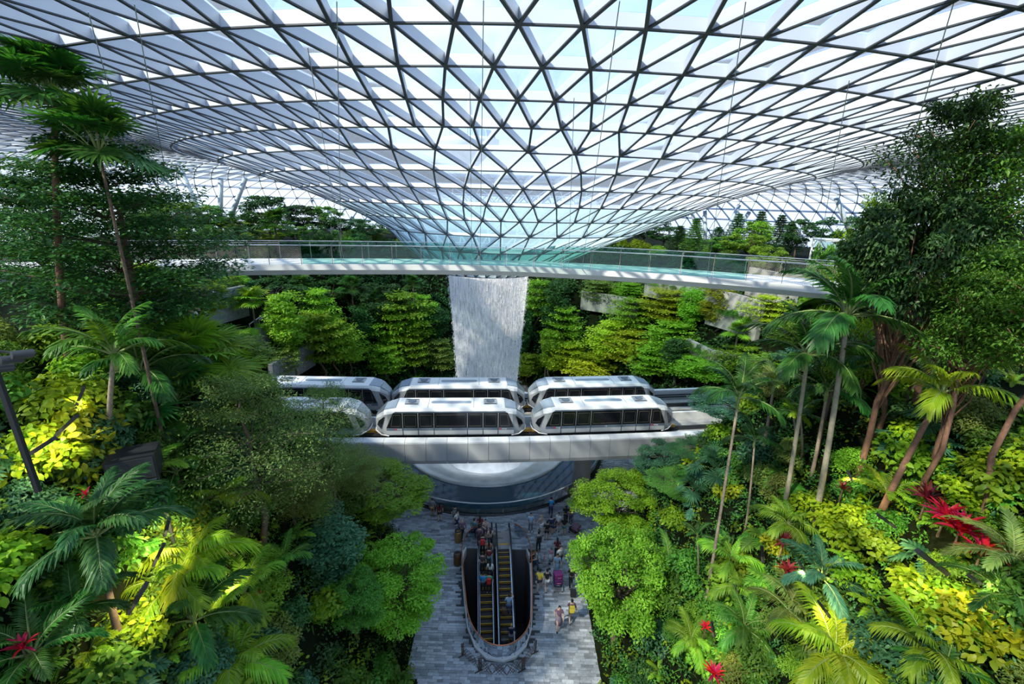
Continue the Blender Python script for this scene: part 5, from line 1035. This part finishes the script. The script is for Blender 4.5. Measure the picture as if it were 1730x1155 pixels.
def build_pose(k, q):
    pel, sp, ch, nk, hd = (0, 0, .94), (0, .01, 1.12), (0, .01, 1.34), (0, .0, 1.47), (0, -.015, 1.56)
    sL, sR, hL, hR = (-.17, .01, 1.39), (.17, .01, 1.39), (-.09, 0, .88), (.09, 0, .88)
    fL = (q['aL'][0], q['aL'][1]-.13, max(.045, q['aL'][2]-.05)); fR = (q['aR'][0], q['aR'][1]-.13, max(.045, q['aR'][2]-.05))
    def ext(e, w, L): d = Vector(w)-Vector(e); d.normalize(); return tuple(Vector(w)+d*L)
    pL, pR = ext(q['eL'], q['wL'], .07), ext(q['eR'], q['wR'], .07)
    V = [pel, sp, ch, nk, hd, sL, q['eL'], q['wL'], pL, sR, q['eR'], q['wR'], pR, hL, q['kL'], q['aL'], fL, hR, q['kR'], q['aR'], fR]
    E_ = [(0, 1), (1, 2), (2, 3), (3, 4), (2, 5), (5, 6), (6, 7), (7, 8), (2, 9), (9, 10), (10, 11), (11, 12), (0, 13), (13, 14), (14, 15), (15, 16), (0, 17), (17, 18), (18, 19), (19, 20)]
    R_ = [(.145, .10), (.125, .095), (.15, .10), .052, .055, .062, .044, .028, (.038, .02), .062, .044, .028, (.038, .02), .085, .058, .038, .034, .085, .058, .038, .034]
    body = skin_mesh('body', V, E_, R_, [SKIN[0], m_eye, m_lip])
    bm = bmesh.new(); bm.from_mesh(body)
    # head with nose, ears, eyes and mouth
    r = bmesh.ops.create_uvsphere(bm, u_segments=14, v_segments=10, radius=1); 
    for v in r['verts']:
        x, y, z = v.co; jaw = 1-.22*max(0, -z); v.co = Vector((x*.075*jaw, y*.095*(1-.1*max(0, -z))-.015, z*.115+1.60))
    for p, s in (((0, -.112, 1.595), (.014, .022, .026)), ((-.077, -.01, 1.60), (.01, .02, .03)), ((.077, -.01, 1.60), (.01, .02, .03))):
        r = bmesh.ops.create_uvsphere(bm, u_segments=6, v_segments=5, radius=1)
        for v in r['verts']: v.co = Vector((v.co.x*s[0]+p[0], v.co.y*s[1]+p[1], v.co.z*s[2]+p[2]))
    for p, s, mi in (((-.030, -.100, 1.615), (.012, .008, .008), 1), ((.030, -.100, 1.615), (.012, .008, .008), 1), ((0, -.098, 1.545), (.024, .01, .008), 2)):
        r = bmesh.ops.create_uvsphere(bm, u_segments=6, v_segments=4, radius=1)
        for v in r['verts']: v.co = Vector((v.co.x*s[0]+p[0], v.co.y*s[1]+p[1], v.co.z*s[2]+p[2]))
        for f in {f for v in r['verts'] for f in v.link_faces}: f.material_index = mi
    # five fingers on each palm
    mb = MB()
    for e, w, sg in ((q['eL'], q['wL'], -1), (q['eR'], q['wR'], 1)):
        d = (Vector(w)-Vector(e)).normalized(); side = Vector((0, -1, 0))-d*d.dot(Vector((0, -1, 0))); side = side.normalized() if side.length > .1 else Vector((1, 0, 0)); nr = d.cross(side); o = Vector(w)+d*.075
        for i, L in enumerate((.062, .070, .066, .052)):
            b = o+side*(.027-.018*i); mb.tube([b-d*.02, b+d*L*.55+nr*.004*sg, b+d*L*.95+nr*.02*sg], [.0085, .008, .006], 5)
        b = Vector(w)+d*.03+side*.03; mb.tube([b-side*.015, b+side*.018+d*.025, b+side*.022+d*.055], [.010, .009, .007], 5)
    off = [bm.verts.new(v) for v in mb.V]
    for f in mb.F:
        try: bm.faces.new([off[i] for i in f])
        except ValueError: pass
    bm.to_mesh(body); bm.free(); body.polygons.foreach_set('use_smooth', [True]*len(body.polygons))
    top = skin_mesh('shirt', [ch, sp, (0, .0, .90), (0, 0, 1.435), sL, lerp3(sL, q['eL'], .75), sR, lerp3(sR, q['eR'], .75)], [(0, 1), (1, 2), (0, 3), (0, 4), (4, 5), (0, 6), (6, 7)], [(.168, .118), (.145, .115), (.155, .118), .075, .078, .064, .078, .064], m_white)
    sleeve = skin_mesh('jacket', [ch, sp, (0, .0, .88), (0, 0, 1.44), sL, q['eL'], lerp3(q['eL'], q['wL'], .9), sR, q['eR'], lerp3(q['eR'], q['wR'], .9)], [(0, 1), (1, 2), (0, 3), (0, 4), (4, 5), (5, 6), (0, 7), (7, 8), (8, 9)], [(.175, .125), (.152, .12), (.165, .125), .075, .08, .058, .045, .08, .058, .045], m_white)
    tr = skin_mesh('trousers', [(0, 0, .93), hL, q['kL'], lerp3(q['kL'], q['aL'], .93), hR, q['kR'], lerp3(q['kR'], q['aR'], .93)], [(0, 1), (1, 2), (2, 3), (0, 4), (4, 5), (5, 6)], [(.158, .112), .098, .072, .058, .098, .072, .058], m_white)
    sh = skin_mesh('shorts', [(0, 0, .93), hL, lerp3(hL, q['kL'], .72), hR, lerp3(hR, q['kR'], .72)], [(0, 1), (1, 2), (0, 3), (3, 4)], [(.158, .112), .10, .09, .10, .09], m_white)
    sk = MB().lathe([(.13, 1.02), (.155, .93), (.19, .75), (.235, .42), (.225, .42), (.17, .75), (.14, .93)], 18).mesh('skirt', m_white, True)
    shoes = []
    for a, f in ((q['aL'], fL), (q['aR'], fR)):
        shoes.append(skin_mesh('shoe', [(a[0], a[1]+.03, a[2]-.03), lerp3(a, f, .5), (f[0], f[1]-.02, f[2]-.005)], [(0, 1), (1, 2)], [.045, .046, .036], m_white))
    BODY[k] = dict(body=body, shirt=top, jacket=sleeve, trousers=tr, shorts=sh, skirt=sk, shoes=shoes)
for k, q in POSE.items(): build_pose(k, q)
def hair_mesh(long):
    mb = MB(); prof = [(.0, .125), (.045, .118), (.075, .09), (.088, .045), (.086, .0), (.078, -.03)]
    mb.lathe([(r*1.0, z) for r, z in prof], 14); V = []
    for x, y, z in mb.V:
        if y < -.045 and z < .07: y = -.045; z = max(z, .06)
        V.append((x*.95, y*1.14-.012, z+1.61))
    mb.V = V
    if long: mb.tube([(0, .05, 1.62), (0, .085, 1.5), (0, .10, 1.36), (0, .09, 1.25)], [.075, .085, .075, .03], 8)
    return mb.mesh('hair', m_black, True)
HAIR = {False: hair_mesh(False), True: hair_mesh(True)}
_cm = {}
def cloth(c):
    if c not in _cm: _cm[c] = mat('cloth', c, .8, noise=(20, .1))
    return _cm[c]
def setm(o, m, i=0): o.material_slots[i].link = 'OBJECT'; o.material_slots[i].material = m
BLK, NAVY, GREY, WHT, JEAN, PLUM, RED, MAR, TEAL, BLUE, LBLUE, YEL, PINK, KHAKI, GRN, BEIGE = (.015, .015, .018), (.02, .03, .08), (.18, .19, .21), (.75, .75, .74), (.06, .10, .20), (.16, .09, .13), (.55, .03, .03), (.16, .02, .03), (.05, .16, .17), (.02, .28, .60), (.35, .52, .68), (.75, .60, .05), (.65, .25, .33), (.28, .20, .11), (.03, .30, .16), (.50, .36, .28)
HBLK, HBRN, HBLD = (.012, .010, .009), (.05, .03, .018), (.45, .30, .13)
bag_me = MB().box((0, .20, 1.20), (.28, .15, .40)).box((-.09, .03, 1.36), (.04, .34, .04)).box((.09, .03, 1.36), (.04, .34, .04)).box((0, .285, 1.12), (.20, .05, .20)).mesh('backpack', m_white)
def person(p, rz, pose, top, bottom, label, s=1.0, btype='trousers', ttype='shirt', hair=HBLK, long=False, skin=0, shoe=BLK, pack=None, cat='person'):
    r = empty('person', p, rz, label=label, cat=cat, group='people in the valley'); r.scale = (s, s, s); B = BODY[pose]
    b = obj('body', B['body'], r); setm(b, SKIN[skin]); t = obj('top', B[ttype], r); setm(t, cloth(top))
    q = obj(btype, B[btype], r); setm(q, cloth(bottom)); h = obj('hair', HAIR[long], r); setm(h, cloth(hair))
    for m in B['shoes']: f = obj('shoe', m, r); setm(f, cloth(shoe))
    if pack is not None: k = obj('backpack', bag_me, r); setm(k, cloth(pack))
    return r
def F_(px, py): return atZ(px, py, 0)
def esc_pt(px, py):
    r = ray(px, py); t = (-(ESC_TOP-.25)*.577-CAMH+.0)/(r.z-.577*r.y); p = Vector((0, 0, CAMH))+r*t
    i = max(1, round((ESC_TOP-.1-p.y)/.37)); p.z = 0 if i <= 1 else -(i-1.2)*.2135-.03; p.y = ESC_TOP-.1-i*.37
    return p+Vector((0, 0, .0))
AWAY, TO = PI, 0.0
person(F_(731, 872), AWAY, 'stand', GREY, KHAKI, 'person in grey-blue shirt and khaki shorts at the left pool rail', btype='shorts', skin=1)
person(F_(743, 880), AWAY+.3, 'stand', MAR, BLK, 'long-haired person in maroon top and black shorts by the left pool rail', btype='shorts', long=True)
person(F_(769, 885), AWAY, 'stand', BLK, BLK, 'person in black with a pale backpack by the pool', pack=GREY, btype='shorts')
person(F_(772, 892), 1.2, 'walk', WHT, NAVY, 'person in white top, dark jeans and white shoes near the pool', shoe=WHT, s=.92)
person(F_(781, 909), .4, 'walk', PLUM, BLK, 'fair-haired person in plum jumper beside the brass bin', ttype='jacket', hair=HBLD, long=True)
person(F_(801, 908), AWAY-.4, 'stand', TEAL, NAVY, 'person in dark teal shirt waiting at the head of the escalator', skin=1)
person(F_(811, 902), AWAY, 'stand', MAR, BLK, 'person in dark red top behind the one in teal', long=True)
person(F_(810, 921), AWAY, 'walk', PLUM, BLK, 'person in plum top and black trousers stepping off the left escalator', ttype='jacket')
person(F_(820, 909), .3, 'phone', BEIGE, PLUM, 'person in pinkish top looking at a phone by the landing')
person(F_(828, 924), AWAY+.2, 'stand', BEIGE, BLK, 'person in beige jacket on the escalator landing', ttype='jacket', hair=HBRN, long=True)
person(esc_pt(815, 940), AWAY, 'stand', BLK, BLK, 'person with a bright red backpack at the top of the left escalator', pack=RED)
person(esc_pt(826, 946), AWAY, 'stand', (.30, .15, .10), BLK, 'person in brown top near the top of the left escalator', long=True)
person(esc_pt(826, 962), AWAY, 'stand', MAR, TEAL, 'person in dark red top and teal trousers on the left escalator', s=.95)
person(esc_pt(828, 976), AWAY, 'stand', WHT, BLK, 'person in white top and black skirt on the left escalator', btype='skirt', s=.92, long=True)
person(esc_pt(815, 966), AWAY, 'stand', (.08, .06, .05), BLK, 'person in dark brown clothes on the left side of the escalator')
person(esc_pt(816, 1001), AWAY, 'stand', BLUE, BLK, 'person in bright blue shirt on the left escalator', skin=1)
person(esc_pt(826, 1003), AWAY, 'stand', GRN, BLK, 'person in green shirt with a red backpack on the left escalator', pack=RED, shoe=WHT)
person(esc_pt(859, 1040), AWAY, 'raise', LBLUE, JEAN, 'person in pale blue shirt and jeans with one arm raised on the right escalator', hair=HBRN)
person(esc_pt(863, 1094), AWAY, 'stand', NAVY, GREY, 'fair-haired person in navy top low on the right escalator', hair=HBLD)
person(F_(896, 898), TO, 'stand', LBLUE, GREY, 'person in light blue shirt and grey trousers facing the camera by the pool', shoe=WHT)
person(F_(913, 901), .8, 'walk', BEIGE, WHT, 'fair-haired person in white shorts walking by the pool', btype='shorts', hair=HBLD)
person(F_(923, 912), AWAY, 'stand', BLK, BLK, 'person in black shirt and black shorts with back turned', btype='shorts', skin=1)
person(F_(930, 870), AWAY, 'phone', BLUE, NAVY, 'person in blue top photographing at the right pool rail')
person(F_(930, 903), AWAY, 'stand', NAVY, NAVY, 'person in navy top in the group right of the opening', btype='shorts')
person(F_(936, 901), AWAY+.4, 'stand', (.03, .05, .12), NAVY, 'child in dark blue beside the person in navy', s=.8, btype='shorts')
person(F_(942, 897), -.6, 'stand', WHT, (.30, .2, .18), 'person in white top in the group right of the opening', btype='shorts')
person(F_(952, 904), AWAY, 'stand', BLK, TEAL, 'long-haired person in black top and teal shorts', btype='shorts', long=True)
person(F_(955, 884), AWAY, 'stand', BLK, BLK, 'person in black nearest the right column', long=True)
person(F_(964, 884), -.9, 'phone', MAR, PLUM, 'person in maroon holding up a phone by the right column')
person(F_(909, 931), AWAY+.2, 'stand', GREY, BLK, 'person in grey with a dark backpack right of the opening', pack=BLK)
person(F_(905, 962), -1.4, 'push', GREY, JEAN, 'person in grey shirt and jeans pushing the stroller', skin=1)
person(F_(930, 948), -.5, 'stand', PINK, WHT, 'child in pink and white beside the stroller', s=.66, btype='skirt', long=True)
person(F_(940, 942), AWAY, 'stand', MAR, BLK, 'person in dark maroon top behind the stroller', long=True)
person(F_(945, 956), .6, 'stand', WHT, BLK, 'person in white shirt and black trousers behind the trolley')
person(F_(940, 970), TO, 'push', LBLUE, LBLUE, 'person in pale blue dress pushing the luggage trolley', btype='skirt', long=True)
person(F_(911, 997), AWAY-.2, 'walk', YEL, BLK, 'person in yellow top and black shorts walking hand in hand', btype='shorts', shoe=RED)
person(F_(923, 997), AWAY+.1, 'walk', BLK, WHT, 'person in black top and white shorts walking beside the one in yellow', btype='shorts')
person(F_(964, 992), AWAY, 'walk', BLK, BLK, 'person in black vest over white pulling a suitcase')
person(F_(943, 1061), TO, 'walk', PLUM, (.22, .17, .22), 'person in long plum patterned dress with a shoulder bag', btype='skirt', long=True)
person(F_(964, 1050), AWAY, 'walk', (.10, .05, .12), (.25, .2, .05), 'person in dark top with yellow trim at the right plaza edge', btype='shorts', pack=YEL)
person(F_(1078, 806), AWAY, 'stand', NAVY, NAVY, 'person in navy by the far right tree'); person(F_(1073, 816), -.6, 'stand', NAVY, BLK, 'second person in navy, nearer, by the far right tree')
person(F_(660, 936), TO, 'stand', NAVY, BLK, 'person in dark blue under the left round tree'); person(F_(672, 938), 1.0, 'stand', BLK, NAVY, 'person in black under the left round tree')
for (px, py), c, w in (((322, 520), BLUE, 'person in bright blue high on the left terrace'), ((350, 518), MAR, 'person in dark red leaning on the upper left terrace'), ((424, 512), BEIGE, 'distant person at the right end of the upper left terrace'), ((335, 592), WHT, 'person in white on the lower left terrace'), ((345, 590), BLK, 'person in black on the lower left terrace')):
    g = G(px, py); person(g+Vector((0, 0, .3)), TO, 'stand', c, BLK, w)
p = atZ(1315, 463, 18.9); person(Vector((p.x, p.y, float(ground(p.x, p.y)))), TO, 'stand', (.75, .04, .42), PINK, 'person in vivid pink on the upper deck before the glass lift', ttype='jacket')
p = atZ(1062, 448, 18.6); person(Vector((p.x, p.y, float(ground(p.x, p.y)))), TO, 'stand', PINK, WHT, 'distant person in pale pink behind the footbridge')
# ---------------------------------------------------------------- luggage, stroller, trolleys
def suitcase(p, c, label, s=1.0, rz=0.0):
    o = empty('suitcase', p, rz, label=label, cat='suitcase'); o.scale = (s, s, s); m = cloth(c)
    MB().box((0, 0, .36), (.42, .26, .58)).box((0, -.137, .36), (.34, .02, .48)).build('shell', m, o)
    for sx in (-.15, .15):
        MB().tube([(sx*.7, .1, .64), (sx*.7, .1, 1.0)], .012, 6).build('pull_rod', m_steel, o); MB().tube([(sx, -.08, .05), (sx, .08, .05)], .045, 8).build('wheel', m_black, o)
    MB().tube([(-.105, .1, 1.0), (.105, .1, 1.0)], .016, 6).build('handle', m_black, o); return o
suitcase(F_(968, 1008), BLK, 'black suitcase pulled across the plaza', .85)
suitcase(esc_pt(852, 1046), (.16, .09, .05), 'brown suitcase on the right escalator', .8); suitcase(esc_pt(851, 1095), (.10, .11, .13), 'grey bag low on the right escalator', .7)
def trolley(p, rz, label, cs):
    o = empty('luggage_trolley', p, rz, label=label, cat='trolley'); mb = MB()
    MB().box((0, 0, .18), (.62, .95, .05)).build('platform', m_steel, o); MB().tube([(-.28, .45, .2), (-.28, .52, 1.0), (.28, .52, 1.0), (.28, .45, .2)], .02, 6).build('push_frame', m_steel, o)
    for x, y in ((-.26, -.4), (.26, -.4), (-.26, .4), (.26, .4)): MB().tube([(x-.02, y, .07), (x+.02, y, .07)], .07, 10).build('wheel', m_black, o)
    for i, c in enumerate(cs):
        q = p+Matrix.Rotation(rz, 3, 'Z') @ Vector((0, .12-.14*i*(i % 2), .21+.30*i)); s = empty('luggage_bag', q, rz+.1*i, label=['dark blue lowest bag', 'purple middle bag', 'pink-trimmed top bag', 'black upper bag'][i]+' stacked on the '+label.split(',')[0].replace(' in front of the person in pale blue', ' behind the stroller group'), cat='bag', group='bags stacked on trolleys')
        MB().box((0, 0, .145), (.56, .62-.08*i, .28)).build('bag_body', cloth(c), s); MB().tube([(-.12, -.3, .15), (-.1, -.36, .19), (.1, -.36, .19), (.12, -.3, .15)], .015, 5).build('bag_handle', cloth(PINK if i else LBLUE), s)
trolley(F_(942, 992), 0, 'luggage trolley in front of the person in pale blue, piled with bags', (NAVY, (.12, .02, .12), (.28, .04, .18)))
trolley(F_(972, 901), .8, 'luggage trolley beside the right column, with dark bags', (BLK, PLUM))
trolley(F_(664, 940), .3, 'luggage trolley under the left round tree, with dark bags', (NAVY, BLK))
p = F_(918, 957); st = empty('stroller', p, 1.5, label='light-framed stroller with a child in pink', cat='stroller')
for sx in (-.22, .22): MB().tube([(sx, .45, 1.0), (sx, .0, .45), (sx, -.42, .1)], .014, 6).build('frame_tube', m_steel, st); MB().tube([(sx, -.3, .5), (sx, .35, .1)], .014, 6).build('frame_tube', m_steel, st)
MB().tube([(-.22, .45, 1.0), (.22, .45, 1.0)], .018, 6).build('handle', m_black, st); MB().box((0, -.05, .45), (.40, .42, .05)).box((0, .2, .68), (.40, .06, .5)).build('seat', cloth(GREY), st)
for x, y in ((-.24, -.42), (.24, -.42), (-.24, .35), (.24, .35)): MB().tube([(x-.015, y, .09), (x+.015, y, .09)], .09, 12).build('wheel', m_black, st)
c = person(p+Vector((.03, .0, .40)), 1.5, 'stand', PINK, PINK, 'small child in pink sitting in the stroller', s=.42)
